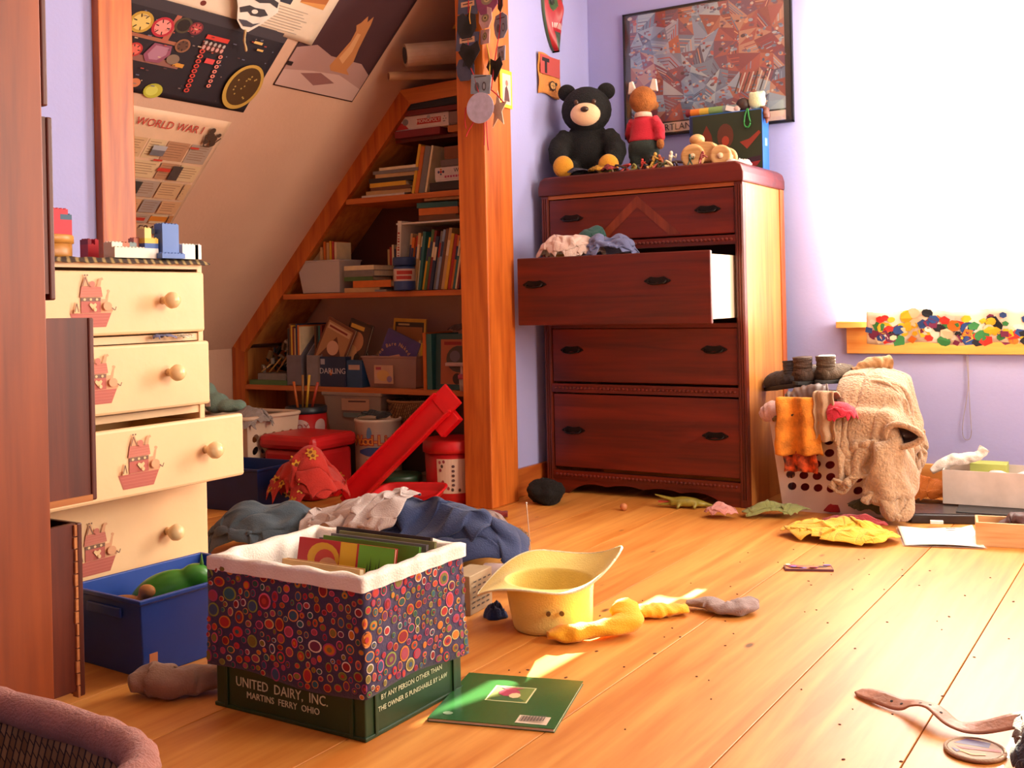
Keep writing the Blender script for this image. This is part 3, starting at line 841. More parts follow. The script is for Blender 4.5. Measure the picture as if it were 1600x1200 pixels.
P.o(-.108, .05, .005, .004, 'c07028', 8); P.o(-.108, .03, .005, .004, '284868', 8); P.build('emblem', t)
text('W', .024, M('382838', .6), t, (-.03, -.0006, .042), (pi / 2, 0, 0))
P = Print(lambda a, b, k: Vector((a, -k, b)))
for q in range(9): P.r(-.09 + q * .014, .014 + .001 * (q % 2), -.08 + q * .014, .023, 'b04060')
P.build('title_marks', t)['kind'] = 'stuff'
game_box('grey_game_box', 'grey game box on top of the white game box', -2.66, -2.41, 1.346, 1.376, '6a5654')
game_box('brown_game_box', 'brown wooden game box topmost of the short stack', -2.64, -2.41, 1.377, 1.43, '7c4526')
zz = 1.489
game_box('crimson_game_box', 'crimson game box at the bottom of the top stack', -2.9, -2.66, zz, zz + .03, '7c1c24', d=.2)
game_box('orange_game_box', 'orange game box end beside the crimson one', -2.62, -2.41, zz, zz + .028, 'b86828', d=.2)
t = game_box('board_game_box', 'white long board game box with red title panel in the top stack', -2.905, -2.62, 1.52, 1.578, 'd8c0b0', d=.2, y=3.724)
P = Print(lambda a, b, k: Vector((a, -k, b)))
P.p([(-.14, .004), (-.066, .004), (-.09, .028), (-.12, .036), (-.14, .04)], 'b82c28'); P.o(-.083, .034, .016, .014, '888078', 12); P.o(-.126, .044, .008, .006, '4c5a78', 8)
P.r(-.022, .018, .104, .042, 'b82c28'); P.o(.04, .046, .01, .008, 'a89890', 8)
for q in range(5): P.o(.118 + .006 * (q % 3), .02 + .01 * (q // 2), .004, .003, '8a8078', 6)
P.build('printed_front', t)
text('MONOPOLY', .022, M('e8d0c0', .6), t, (.041, -.0045, .030), (pi / 2, 0, 0))
game_box('rose_game_box', 'dusky red game box behind the title of the white box', -2.615, -2.41, 1.52, 1.575, '806058', d=.2, y=3.72)
game_box('red_game_box', 'flat dark red box resting on the white board game box', -2.86, -2.41, 1.579, 1.6, '6e1e1c', d=.2, y=3.71)
t = game_box('black_game_box', 'black long box topmost under the bookcase top', -2.88, -2.41, 1.601, 1.632, '1e1a20', d=.2, y=3.705)
text('G', .03, M('b8a8a0', .6), t, (.165, -.0008, .016), (pi / 2, 0, 0))

# on top: paper rolls, a cylinder with a dark end, odd boxes
KR = M('b98a60', .8, .1)
def roll(name, label, a, b, r, mat, cap=None):
    t = thing(name, label, 'paper roll', (0, 0, 0)); a = Vector(a); b = Vector(b)
    MB().tube([a, b], r, 20).build('roll', mat, t, smooth=False)
    d = (a - b).normalized()
    MB().tube([a + d * .0005, a + d * .002], r * .72, 18).build('end_disc', cap or M('7a4a30', .8), t)
    return t
roll('paper_roll', 'thin tan paper roll lying on the bookcase top', (-2.755, 3.5, 1.705), (-2.47, 3.86, 1.742), .018, KR)
roll('poster_tube', 'fat pale tube with a dark round end lying above the bookcase', (-2.655, 3.48, 1.772), (-2.5, 3.66, 1.80), .046, M('b08e74', .75), M('1e2430', .5)).rotation_euler = (0, 0, 0)
b_ = cloth('dark_bundle', 'dark bundle stuffed behind the post on the bookcase top', 'bundle', (-2.5, 3.85, 0), (.36, .3), (.11, .1), .15, 3.1, fab('2a1e1c'), base=1.664, n=28)
game_box('yellow_flat_box', 'yellow and red box at the top behind the garland', -2.62, -2.41, 1.93, 2.06, 'c89030', d=.14, y=3.76, lid='a83424')
b0 = game_box('support_carton', 'brown carton beneath the yellow box on the bookcase top', -2.6, -2.41, 1.8, 1.929, '6a4a34', d=.12, y=3.9)
b0.location.z = 1.8

# lower shelf
g = 'lower shelf things'
flat_book('green_flat_book', 'flat green book at the left end of the lower shelf', (-3.79, 3.705, .412), .24, .22, .022, 'green')
flat_book('magazine_pile', 'grey magazine pile on the green flat book', (-3.74, 3.71, .435), .18, .18, .03, 'grey')
cl = thing('toy_tangle', 'tangle of black and grey toy pieces on the magazine pile', 'toys', (-3.655, 3.8, .466))
mb = MB(); RT = random.Random(8)
for q in range(46):
    p = Vector((RT.uniform(-.1, .1), RT.uniform(-.06, .06), .0)); p.z = RT.uniform(.008, .06 + .09 * max(0, 1 - abs(p.x - .03) / .1))
    mb.obox = None
    e = Euler((RT.uniform(0, 3), RT.uniform(0, 3), RT.uniform(0, 3))).to_matrix().to_4x4()
    s_ = RT.uniform(.008, .022)
    mb.box(-s_, s_, -s_ * .5, s_ * .5, -s_ * .4, s_ * .4, m=Matrix.Translation(p) @ e, col=RT.choice(['1c1c22', '2a2c34', '50525a', '8a8880', '16181c', 'b8a898', '6a5030']))
mb.build('pieces', attr_mat('toy_plastic', .35), cl)
for q in range(3):
    MB().tube([(-.08 + q * .05, -.07, .004), (-.02 + q * .05, -.05, .05 + .02 * q)], .004, 8).build('stick', M(['c8a060', 'b88a40', '9a7040'][q], .6), cl, smooth=True)
def holder(name, label, x, col):
    t = thing(name, label, 'magazine holder', (x, 3.71, .412))
    MB().prism([(0, 0), (.22, 0), (.22, .26), (.12, .26), (0, .14)], 0, .003, axis='x').prism([(0, 0), (.22, 0), (.22, .26), (.12, .26), (0, .14)], .087, .09, axis='x').box(.003, .087, 0, .003, 0, .14).box(.003, .087, 0, .22, 0, .003).box(.003, .087, .217, .22, 0, .26).build('body', M(col, .7), t)
    return t
holder('magazine_holder', 'grey magazine holder packed with magazines on the lower shelf', -3.553, '746a70')
holder('magazine_holder', 'paler magazine holder next to the box reading DARLING', -3.43, '867c7e')
for i in range(8):
    c = ['black', 'brown', 'yellow', 'dark red', 'tan', 'navy', 'orange', 'cream'][i]
    book('magazine', '%s magazine, %s from the left in the grey holder' % (c, ordn[i]), (-3.549 + i * .0102, 3.715, .416), .009, .2, .26 + .02 * ((i * 3) % 4) / 3, c, group='magazines in the grey holder')
for i in range(4):
    c = ['brown', 'black', 'teal', 'dark red'][i]
    book('magazine', '%s magazine, %s from the left in the paler holder' % (c, ordn[i]), (-3.425 + i * .012, 3.76, .416), .010, .16, .27, c, group='magazines in the paler holder')
def cover_book(name, label, loc, w, h, th, col, rot, cat='book', art=None):
    t = thing(name, label, cat, loc, rot=rot)
    MB().box(0, w, 0, .0015, 0, h).box(0, w, th - .0015, th, 0, h).box(0, .0015, .0015, th - .0015, 0, h).build('cover', M(col, .5), t)
    box(.0015, w - .002, .0015, th - .0015, .002, h - .002).build('pages', PAGES, t)
    if art:
        P = Print(lambda a, b, k: Vector((a * w, -k, b * h))); art(P); P.build('printed_cover', t)
    return t
def art_a(P):
    P.r(.06, .06, .94, .94, 'a87850'); P.r(.1, .78, .9, .9, 'c8a078'); P.p([(.1, .1), (.5, .7), (.9, .3), (.9, .1)], '5a3020'); P.o(.5, .45, .2, .15, 'd0a080')
    P.r(.15, .82, .8, .86, '7c2418')
def art_b(P):
    P.r(.05, .05, .95, .95, '4a3020'); P.o(.5, .6, .3, .2, 'b88058'); P.o(.42, .36, .22, .16, 'c89868'); P.r(.1, .84, .7, .92, 'd0a040'); P.o(.68, .3, .12, .1, '281812')
cover_book('tilted_picture_book', 'brown picture book tilted out of the paler holder', (-3.40, 3.712, .53), .17, .22, .012, '6a3a24', (-.1, .42, 0), art=art_a)
cover_book('tilted_picture_book', 'dark picture book with a pale figure leaning at the back of the lower shelf', (-3.27, 3.74, .5), .13, .23, .012, '3a2418', (-.08, .3, 0), art=art_b)
cover_book('leaning_card_book', 'black and tan book leaning towards the clear bin on the lower shelf', (-3.19, 3.75, .47), .1, .2, .01, '2a1c18', (-.1, -.3, 0), art=art_b)
t = thing('darling_box', 'navy box reading DARLING in white on the lower shelf', 'box', (-3.27, 3.704, .412))
box(-.076, .076, 0, .14, 0, .135).build('body', M('1e2c4e', .45), t, bevel=.002)
text('DARLING', .036, M('c9c0c4', .6), t, (0, -.0008, .07), (pi / 2, 0, 0)); P = Print(lambda a, b, k: Vector((a, -k, b))); P.r(-.07, .1, -.045, .125, 'a8a4ac'); P.o(-.01, .065, .008, .014, 'c06028'); P.build('sticker', t)
t = thing('blue_carton', 'blue carton with a pale label right of the box reading DARLING', 'box', (-3.146, 3.706, .412))
box(-.044, .044, 0, .12, 0, .12).build('body', M('274a70', .5), t, bevel=.002); box(-.032, .032, -.0008, 0, .078, .1).build('label', M('b89a88', .6), t)
# translucent bin with the rhyming book
t = thing('clear_book_bin', 'clear plastic bin of picture books in the middle of the lower shelf', 'bin', (-2.955, 3.81, .412))
open_box(.3, .2, .14, .003, .025, .008).build('body', tub_mat('b58e80', .55), t, bevel=.004)
box(-.085, .02, -.096, -.0945, .02, .1).build('stickered_card', M('c8a080', .6), t)
P = Print(lambda a, b, k: Vector((a, -.0965 - k, b))); P.o(-.035, .055, .035, .024, 'd0a060'); P.r(-.075, .08, -.045, .092, 'a04048'); P.o(-.0, .04, .014, .014, '8a7090'); P.build('card_print', t)
def art_y(P):
    P.r(.06, .06, .94, .94, '3a2818'); P.r(.1, .1, .9, .86, 'a86a38'); P.line([(.15, .9), (.5, .9)], .03, 'c8a068')
cover_book('yellow_framed_magazine', 'yellow-bordered magazine standing at the back of the clear bin', (-3.05, 3.845, .45), .18, .265, .008, 'd09a24', (-.06, .04, 0), art=art_y)
nb = thing('bare_naked_book', 'purple picture book titled The Bare Naked Book tilted in the clear bin', 'book', (-3.09, 3.765, .475), rot=(-.12, .42 - .9, 0))
nb.rotation_euler = (-.1, .38, 0); nb.location = (-3.10, 3.765, .455)
MB().box(0, .19, 0, .0015, 0, .235).box(0, .19, .008, .0095, 0, .235).build('cover', M('4a3c78', .5), nb); box(.001, .189, .0015, .008, .002, .233).build('pages', PAGES, nb)
P = Print(lambda a, b, k: Vector((a, -k, b)))
P.p([(.02, .01), (.17, .01), (.182, .06), (.15, .125), (.1, .15), (.05, .12), (.015, .06)], 'c89078')
for q in range(12): P.o(.04 + .11 * RB.random(), .03 + .09 * RB.random(), .014, .012, RB.choice(['e0b090', 'b8604a', '8a5040', 'd8a070', 'e8c8a8', '6a5a80']), 9)
P.build('printed_cover', nb)
LT = M('e0a878', .6)
for i, ch in enumerate('The Bare Naked Book'):
    a = math.radians(168 - i * 8.6); text(ch, .024, LT, nb, (.095 + .098 * math.cos(a), -.0045, .085 + .105 * math.sin(a)), (pi / 2, pi / 2 - a if False else -(a - pi / 2), 0))
for i in range(4):
    c = ['tan', 'yellow', 'orange', 'cream'][i]
    book('bin_book', '%s book on edge at the right of the clear bin, %s of four' % (c, ordn[i]), (-2.865 + i * .011, 3.79, .417), .009, .12, .2 - .012 * i, c, (0, .08, 0), 'books on edge in the clear bin')
# upright books at the right of the lower shelf
book('orange_spine_book', 'tall orange book at the left of the upright books by the post', (-2.768, 3.708, .4125), .016, .2, .24, 'orange')
book('green_spine_book', 'tall dull green book beside the tall orange one', (-2.75, 3.71, .4125), .026, .2, .235, 'teal')
def art_t(P):
    P.r(.12, .1, .9, .9, 'a85a38'); P.o(.55, .55, .3, .24, '4a4038'); P.o(.5, .2, .1, .1, '38201c'); P.r(.2, .8, .6, .86, '8a1c18'); P.o(.45, .6, .12, .1, '6a5a60')
cover_book('teal_picture_book', 'teal picture book facing out by the post on the lower shelf', (-2.718, 3.725, .4125), .22, .235, .012, '244a4c', (-.05, 0, 0), art=art_t)
cloth('paper_scraps', 'loose dark paper scraps on top of the upright books', 'papers', (-2.6, 3.82, 0), (.32, .22), (.11, .08), .04, 4.4, fab('4a2a24'), base=.65, n=24)
t = thing('white_tray', 'white small tray standing before the teal book', 'tray', (-2.585, 3.72, .412))
box(-.07, .09, -.012, .06, .1, .116).build('tray', M('c8a49a', .5), t, bevel=.004); box(.0, .01, 0, .05, 0, .1).build('leg', M('c8a49a', .5), t); box(.07, .08, 0, .05, 0, .1).build('leg', M('c8a49a', .5), t)
t = thing('pink_pot', 'small white pot with a pink rim below the white tray', 'pot', (-2.555, 3.705 + .0, .412))
MB().lathe([(.0001, 0), (.02, 0), (.024, .05), (.0001, .05)], 16).build('pot', M('b8a8a0', .5), t, smooth=True); MB().lathe([(.0001, .05), (.027, .05), (.027, .066), (.018, .07), (.0001, .07)], 16).build('rim', M('c0506a', .5), t, smooth=True)

# ---------------------------------------------------------------- posters pinned to the slope
def sheet_poster(name, label, y0, y1, b0, b1, col, curl=0.0):
    t = thing(name, label, 'poster', (0, 0, 0))
    def fn(u, v):
        k = .003 + curl * max(0, u - .8) ** 2 * 25 * .04
        return slope(y0 + (y1 - y0) * u, b0 + (b1 - b0) * v, k)
    MB().grid(fn, 24, 16).build('paper', M(col, .6, .05), t, smooth=True, solid=.0006)
    def fp(a, b, k):
        u = (a - y0) / (y1 - y0); v = (b - b0) / (b1 - b0)
        kk = .003 + curl * max(0, u - .8) ** 2 * 25 * .04
        return slope(a, b, kk + .0007 + k)
    return t, Print(fp, .00006, 0)
# cockpit instrument poster
t, P = sheet_poster('cockpit_poster', 'dark poster of glowing aircraft cockpit instruments on the sloping ceiling', 2.12, 2.945, 1.285, 1.64, '241c24')
def quad(P, cols, y0, y1, b0, b1): P.r(y0, b0, y1, b1, cols)
P.p([(2.12, 1.6), (2.945, 1.6), (2.945, 1.638), (2.12, 1.638)], '3c343a')
P.r(2.2, 1.405, 2.56, 1.43, '8a5a50'); P.r(2.22, 1.49, 2.55, 1.503, 'a06048')
P.p([(2.44, 1.49), (2.465, 1.49), (2.47, 1.6), (2.45, 1.6)], 'a85a48')
for (a, b, r, c1, c2) in ((2.335, 1.545, .045, 'b89038', 'd8b868'), (2.42, 1.545, .042, 'b02838', 'e88a80'), (2.492, 1.57, .034, '4a4030', '241c1c'), (2.545, 1.57, .028, '702830', 'b04848'), (2.53, 1.497, .03, '8a5a40', '5c3c30'), (2.36, 1.445, .03, 'b03030', 'd86858')):
    P.o(a, b, r, r * .9, c1); P.o(a, b, r * .75, r * .68, c2)
    for q in range(6): P.line([(a + r * .4 * math.cos(q), b + r * .4 * math.sin(q)), (a + r * .7 * math.cos(q), b + r * .7 * math.sin(q))], .004, '2c2020')
P.p([(2.40, 1.435), (2.42, 1.485), (2.49, 1.487), (2.5, 1.455), (2.475, 1.415), (2.42, 1.412)], '8a4a60'); P.p([(2.415, 1.44), (2.43, 1.478), (2.482, 1.478), (2.485, 1.45), (2.46, 1.425), (2.43, 1.422)], 'a87488')
P.o(2.51, 1.307, .038, .03, 'b0a838'); P.o(2.505, 1.307, .024, .02, 'c8c458'); P.o(2.425, 1.325, .022, .018, 'c87850')
P.r(2.53, 1.415, 2.575, 1.43, 'c88a38'); P.o(2.52, 1.44, .026, .02, '806858')
P.r(2.6, 1.545, 2.70, 1.562, 'c83a30'); P.r(2.6, 1.5, 2.7, 1.535, '4a2420')
for q in range(5): P.o(2.612 + q * .02, 1.53, .006, .008, 'b0a098', 8); P.o(2.612 + q * .02, 1.512, .007, .009, 'c89088', 8)
for q in range(9):
    P.o(2.615 + q * .003, 1.495 - q * .02, .012, .009, 'c84438', 8); P.o(2.615 + q * .003, 1.495 - q * .02, .006, .005, '30181c', 8)
for q in range(7):
    P.o(2.7 + q * .003, 1.49 - q * .02, .01, .008, 'e08070', 8); P.o(2.7 + q * .003, 1.49 - q * .02, .004, .004, '30181c', 8)
P.r(2.645, 1.455, 2.685, 1.475, 'd04848')
for q in range(60):
    P.r(*(lambda a, b, w: (a, b, a + w, b + .004))(RB.uniform(2.3, 2.92), RB.uniform(1.3, 1.6), RB.uniform(.004, .016)), RB.choice(['b04838', '88706a', 'c8a888', '5a3a38', '6a6a80']))
P.r(2.8, 1.575, 2.84, 1.585, 'e0b068'); P.r(2.83, 1.55, 2.86, 1.558, 'd8a860')
# round radar scope, seen as a tilted oval
P.p([(2.865 + .082 * math.cos(w) + .03 * math.sin(w) * 0, 1.395 + .098 * math.sin(w)) for w in [2 * pi * q / 36 for q in range(36)]], 'b89040')
P.p([(2.866 + .068 * math.cos(w), 1.397 + .083 * math.sin(w)) for w in [2 * pi * q / 36 for q in range(36)]], '4a3014')
for q in range(14): P.o(2.86 + RB.uniform(-.045, .045), 1.39 + RB.uniform(-.06, .06), .004, .004, 'a88848', 6)
P.build('printed_image', t)
# torn edge of bare paper under the cockpit picture
# white magazine sheet overlapping above it
t, P = sheet_poster('magazine_sheet', 'white magazine page with small pictures overlapping the cockpit poster', 2.2, 3.06, 1.625, 2.05, 'd8c0a8', .3)
for nm, fn in (('green_picture', lambda: P.r(2.24, 1.8, 2.56, 2.0, '3a4a48')), ('dark_picture', lambda: P.r(2.73, 1.75, 2.87, 1.98, '30303c')),
               ('tawny_picture', lambda: (P.r(2.905, 1.77, 3.02, 1.98, 'a86030'), P.p([(2.905, 1.77), (2.97, 1.86), (3.02, 1.79), (3.02, 1.77)], 'c88848'))),
               ('spot', lambda: P.o(2.52, 1.665, .012, .01, '6a2820'))):
    P.mb = MB(); fn(); P.build(nm, t)
P.mb = MB()
for q in range(9): P.r(2.74, 1.735 - q * .011, 2.74 + RB.uniform(.2, .25), 1.738 - q * .011, 'a89484')
P.build('text_lines', t)['kind'] = 'stuff'
# zebra-striped cut-out with a tassel
t = thing('striped_fish_cutout', 'black and white striped paper fish with a tassel hanging by the posters', 'decoration', (0, 0, 0))
def fz(a, b, k): return slope(2.705 + (a - 2.705) * .7, 1.655 + (b - 1.655) * .7 + .02, .03 + k)
mb = MB().poly([fz(a, b, 0) for a, b in [(2.56, 1.74), (2.6, 1.83), (2.8, 1.83), (2.85, 1.72), (2.79, 1.63), (2.74, 1.575), (2.69, 1.585), (2.64, 1.62), (2.6, 1.69)]])
mb.build('body', M('d8cabc', .7), t, solid=.004)
P = Print(fz, .0002, .003)
P.p([(2.59, 1.77), (2.61, 1.74), (2.66, 1.75), (2.71, 1.74), (2.77, 1.755), (2.83, 1.74), (2.82, 1.77), (2.76, 1.785), (2.7, 1.77), (2.64, 1.785)], '3a3438')
P.p([(2.61, 1.69), (2.63, 1.665), (2.67, 1.68), (2.7, 1.665), (2.76, 1.67), (2.8, 1.69), (2.76, 1.715), (2.7, 1.71), (2.66, 1.715)], '3a3438'); P.o(2.71, 1.69, .02, .012, 'd8cabc')
P.p([(2.64, 1.63), (2.69, 1.635), (2.74, 1.625), (2.78, 1.64), (2.74, 1.605), (2.69, 1.6)], '4a444c'); P.build('stripes', t)
MB().tube(crom([fz(2.715, 1.585, .004), fz(2.74, 1.53, .006), fz(2.77, 1.5, .004), fz(2.79, 1.475, .004)], 12), [.006, .005, .0045, .004, .005, .004, .004, .004, .0045, .005, .005, .005, .004], 8).build('tassel', M('c8a878', .9), t, smooth=True)
# history timeline poster
t, P = sheet_poster('history_poster', 'pale history poster headed WORLD WAR I on the sloping ceiling', 2.2, 2.918, .672, 1.235, 'd8b090')
blocks = ['b07848', 'c89870', 'd0b088', 'a87048', 'c8a078', 'b08060', 'a89080', 'c8b090', '9a8a84']
rows = [(1.03, 1.115), (.945, 1.02), (.86, .935), (.79, .85), (.74, .782)]
for (b0, b1) in rows:
    y = 2.22
    while y < 2.88:
        w = RB.uniform(.08, .16); w = min(w, 2.905 - y)
        P.r(y, b0, y + w - .008, b1, RB.choice(blocks))
        for q in range(int((b1 - b0) / .011) - 1): P.r(y + .008, b1 - .014 - q * .011, y + w - .018 - RB.uniform(0, .02), b1 - .0115 - q * .011, '8a6248')
        y += w
P.r(2.63, 1.05, 2.69, 1.095, '6a6468'); P.r(2.63, 1.075, 2.69, 1.095, 'a8a4a8'); P.r(2.7, .985, 2.76, 1.0, 'c03c2c'); P.r(2.765, .95, 2.81, 1.015, '4a3c38'); P.r(2.62, .875, 2.67, .93, '3c3834'); P.r(2.79, .752, 2.87, .775, 'c87828'); P.r(2.72, .75, 2.77, .765, 'b83828'); P.r(2.66, 1.028, 2.7, 1.036, 'c03c2c'); P.r(2.79, 1.1, 2.83, 1.108, 'c03c2c')
for (a, b, r) in ((2.845, 1.19, .014), (2.85, 1.165, .018), (2.87, 1.155, .016), (2.885, 1.175, .01), (2.84, 1.14, .012), (2.875, 1.135, .014)): P.o(a, b, r, r, '4a3428', 9)
P.line([(2.825, 1.17), (2.84, 1.12), (2.87, 1.12), (2.9, 1.165)], .006, '4a3428')
P.build('printed_image', t)
m_sl = Matrix(((0, CP, SP), (1, 0, 0), (0, SP, -CP))).to_4x4()
def slope_text(body, size, col, par, y, b, k=.008, sc=(1, 1)):
    o = text(body, size, M(col, .6), par, (0, 0, 0), (0, 0, 0), .0002, font_scale=sc)
    o.rotation_euler = m_sl.to_euler(); o.location = slope(y, b, k); return o
slope_text('WORLD WAR I', .052, 'b83a30', t, 2.66, 1.18, sc=(.85, .9))
slope_text('WORLD WAR I ERA', .052, '4a3028', t, 2.64, .708, sc=(.9, .8))
# snowy night poster with a sitting animal
t, P = sheet_poster('snow_animal_poster', 'dark dusk poster of a tawny animal sitting on snow, pinned on the slope', 3.005, 3.46, 1.425, 2.08, '46282c')
P.p([(3.01, 1.43), (3.455, 1.43), (3.455, 1.56), (3.38, 1.6), (3.2, 1.6), (3.1, 1.63), (3.01, 1.6)], 'a88078')
P.p([(3.01, 1.43), (3.455, 1.43), (3.455, 1.49), (3.3, 1.53), (3.15, 1.52), (3.01, 1.5)], 'c09c92'); P.p([(3.1, 1.5), (3.2, 1.52), (3.3, 1.49), (3.2, 1.46)], '8a5c58')
P.p([(3.22, 1.56), (3.235, 1.62), (3.25, 1.68), (3.245, 1.73), (3.23, 1.75), (3.245, 1.765), (3.26, 1.80), (3.275, 1.775), (3.29, 1.805), (3.3, 1.77), (3.305, 1.73), (3.315, 1.66), (3.33, 1.6), (3.32, 1.56), (3.35, 1.54), (3.24, 1.54)], 'b87848')
P.p([(3.245, 1.6), (3.26, 1.66), (3.26, 1.72), (3.28, 1.72), (3.29, 1.64), (3.28, 1.58)], 'd09868'); P.build('printed_image', t)
tag(box(-.012, .012, -.008, .008, 0, .004).build('pushpin_magnet', M('281c1c', .5), loc=slope(3.02, 1.53, .004), rot=m_sl.to_euler()), 'small dark square tack beside the magazine page', 'tack')
# ---------------------------------------------------------------- milk crate with a spotted fabric sleeve
cr = thing('milk_crate', 'green dairy crate in a spotted fabric sleeve, full of books', 'crate', (-1.449, 1.645, 0))
CW, CD_, CH = .376 / 2, .30 / 2, .28
GREEN = M('1f3a1c', .4, .12, 20)
mb = open_box(2 * CW, 2 * CD_, CH, .006)
mb.build('shell', GREEN, cr, bevel=.003)
for sx_ in (-1, 1):
    for sy_ in (-1, 1):
        mb = MB(); 
        mb.box(sx_ * CW - .004, sx_ * CW + .004, sy_ * (CD_ - .028) - .004, sy_ * (CD_ - .028) + .004, 0.004, .085)
        mb.build('corner_rib', GREEN, cr, bevel=.001)
        MB().box(sx_ * (CW - .03) - .004, sx_ * (CW - .03) + .004, sy_ * CD_ - .004, sy_ * CD_ + .004, 0.004, .085).build('corner_rib', GREEN, cr, bevel=.001)
MB().box(-CW - .003, CW + .003, -CD_ - .003, CD_ + .003, 0, .008).build('base_rim', GREEN, cr, bevel=.002)
LET = M('cfd0a8', .6)
text('UNITED  DAIRY,  INC.', .026, LET, cr, (-.016, -CD_ - .001, .056), (pi / 2, 0, 0), font_scale=(.93, 1))
text('MARTINS  FERRY  OHIO', .0175, LET, cr, (-.012, -CD_ - .001, .034), (pi / 2, 0, 0))
text('BY ANY PERSON OTHER THAN', .0135, LET, cr, (CW + .001, -.012, .066), (pi / 2, 0, pi / 2))
text('THE OWNER IS PUNISHABLE BY LAW', .0128, LET, cr, (CW + .001, -.008, .046), (pi / 2, 0, pi / 2))
# sleeve: a wavy band around the crate
per = 4 * (CW + CD_)
def rim_pt(s, k=0.0, round_=.02):
    """walk round the crate's plan, starting at the back-left corner of the camera side"""
    s = s % per; w, d = CW + k, CD_ + k
    segs = [(Vector((-w, -d)), Vector((w, -d)), 2 * CW), (Vector((w, -d)), Vector((w, d)), 2 * CD_), (Vector((w, d)), Vector((-w, d)), 2 * CW), (Vector((-w, d)), Vector((-w, -d)), 2 * CD_)]
    for a, b, L in segs:
        if s <= L + 1e-9: return a.lerp(b, s / L), (b - a).normalized()
        s -= L
    return segs[0][0], Vector((1, 0))
def sleeve(s, z, k=0.0):
    h = max(0, min(1, (z - .06) / .22))
    p, d = rim_pt(s, .006 + k + .002 * math.sin(s * 31 + z * 9) * (1 - .4 * h) + .005 * max(0, math.sin(s * 9.2 + 1)) * (1 - h) + .004 * nz(s * 9, z * 9, 1))
    return Vector((p.x, p.y, z))
def zbot(s): return .078 + .007 * math.sin(s * 15 + .6)
n = 132
mb = MB()
mb.grid(lambda u, v: sleeve(u * per, zbot(u * per) + (.283 - zbot(u * per)) * v), n, 14, cu=True)
mb.build('sleeve', fab('3a2c4e', .1, .2), cr, smooth=True, solid=.0012)
RC = random.Random(21); placed = []; mb = MB()
ring = ['c8b070', 'd85a78', 'c87828', '8a9040', 'e0d0c0', 'c83048', 'd8884a', 'a8406a']; ins = ['a82828', '8a1c22', '2c5a64', 'c87020', '6a2a4a', 'b83a2c', '384c6a', '7a6a30', 'a04050', '2c5048']
tries = 0
while len(placed) < 640 and tries < 30000:
    tries += 1
    s = RC.uniform(0, 2 * CW + 2 * CD_ + .02); r = RC.choice([.0055, .0065, .0075, .0085, .010, .0125, .0145]) * RC.uniform(.9, 1.1)
    z = RC.uniform(zbot(s) + r, .281 - r)
    if any((s - a) ** 2 + (z - b) ** 2 < (r + q + .0012) ** 2 for a, b, q in placed): continue
    placed.append((s, z, r)); ro = RC.choice(ring); ci = RC.choice(ins); a0 = RC.random() * 6
    e = RC.uniform(.85, 1.15)
    for k, (f, c) in enumerate(((1, ro), (.78, ci), (.38, RC.choice(ins)) if RC.random() < .4 else (.0, None))):
        if c is None: continue
        mb.poly([sleeve(s + r * f * e * math.cos(a0 + 2 * pi * q / 14), z + r * f / e * math.sin(a0 + 2 * pi * q / 14), .0016 + .0006 * k) for q in range(14)], c)
pr = mb.build('spot_print', PRINT_CLOTH, cr, fix=False); pr['kind'] = 'stuff'
# white gathered liner over the rim and inside
def liner(u, v):
    s = u * per; wv = .003 * math.sin(s * 95 + 2 * math.sin(s * 13)) + .003 * nz(s * 22, v * 3, 4)
    if v < .34: k, z = .0095, .268 + .027 * v / .34
    elif v < .5: k, z = .006 - .02 * (v - .34) / .16, .296 + .002 * math.sin(s * 60)
    else: k, z = -.016 - .02 * (v - .5) * 2 - .004 * math.sin(s * 33), .292 - .2 * (v - .5) * 2
    p, d = rim_pt(s, k + wv * (.5 if v < .34 else 1)); return Vector((p.x, p.y, z))
mb = MB().grid(liner, 160, 16, cu=True); mb.build('liner', fab('ece2d6', .05, .3), cr, smooth=True)
box(-CW + .02, CW - .02, -CD_ + .02, CD_ - .02, .03, .05).build('liner_floor', fab('ece2d6', .05, .3), cr)
def crate_book(name, label, y, w, h, th, x, col, tilt, art=None, roll_=0):
    return cover_book(name, label, (-1.449 + x, 1.645 + y, .052), w, h, th, col, (tilt, roll_, 0), art=art)
def art_mag(P):
    P.r(0, 0, 1, 1, 'b81c24'); P.p([(.45, 0), (.45, 1), (.62, 1), (.62, 0)], 'e8b820'); P.p([(.66, 0), (.64, 1), (1, 1), (1, 0)], '6cae28'); P.o(.28, .86, .17, .12, 'e0a820'); P.o(.3, .84, .11, .09, 'c83828'); P.o(.34, .8, .1, .07, 'd8a070')
    for q in range(8): P.p([(.7 + q * .03, .74), (.715 + q * .03, .84 + .04 * (q % 3)), (.725 + q * .03, .74)], '28401c')
def art_tan(P): P.r(.03, .03, .97, .97, 'd0a468'); P.line([(.3 + .05 * q, .93 + .02 * math.sin(q * .4)) for q in range(9)], .012, 'b84830')
crate_book('paperback', 'tan old paperback nearest the camera in the crate', -.075, .2, .225, .016, -.1, 'c89a60', -.1, art_tan)
crate_book('pale_green_book', 'pale green book in front of the tan paperback in the crate', -.098, .2, .208, .012, -.075, '9aa070', -.06)
crate_book('bright_magazine', 'red, yellow and green glossy magazine standing in the crate', -.025, .25, .255, .008, -.125, 'b81c24', -.2, art_mag)
crate_book('green_magazine', 'leaf-green magazine behind the bright one in the crate', .02, .25, .252, .006, -.1, '5c9a30', -.2)
for i, (c, h, x) in enumerate((('5a4a50', .24, -.12), ('7a7078', .242, -.1), ('8a8a58', .24, -.09), ('3a3038', .238, -.11))):
    crate_book('crate_magazine', '%s magazine standing at the back of the crate, %s from the rear' % (['plum', 'grey', 'olive', 'black'][i], ordn[3 - i]), .05 + i * .014, .25, h + .006 * i, .006, x, c, -.12)

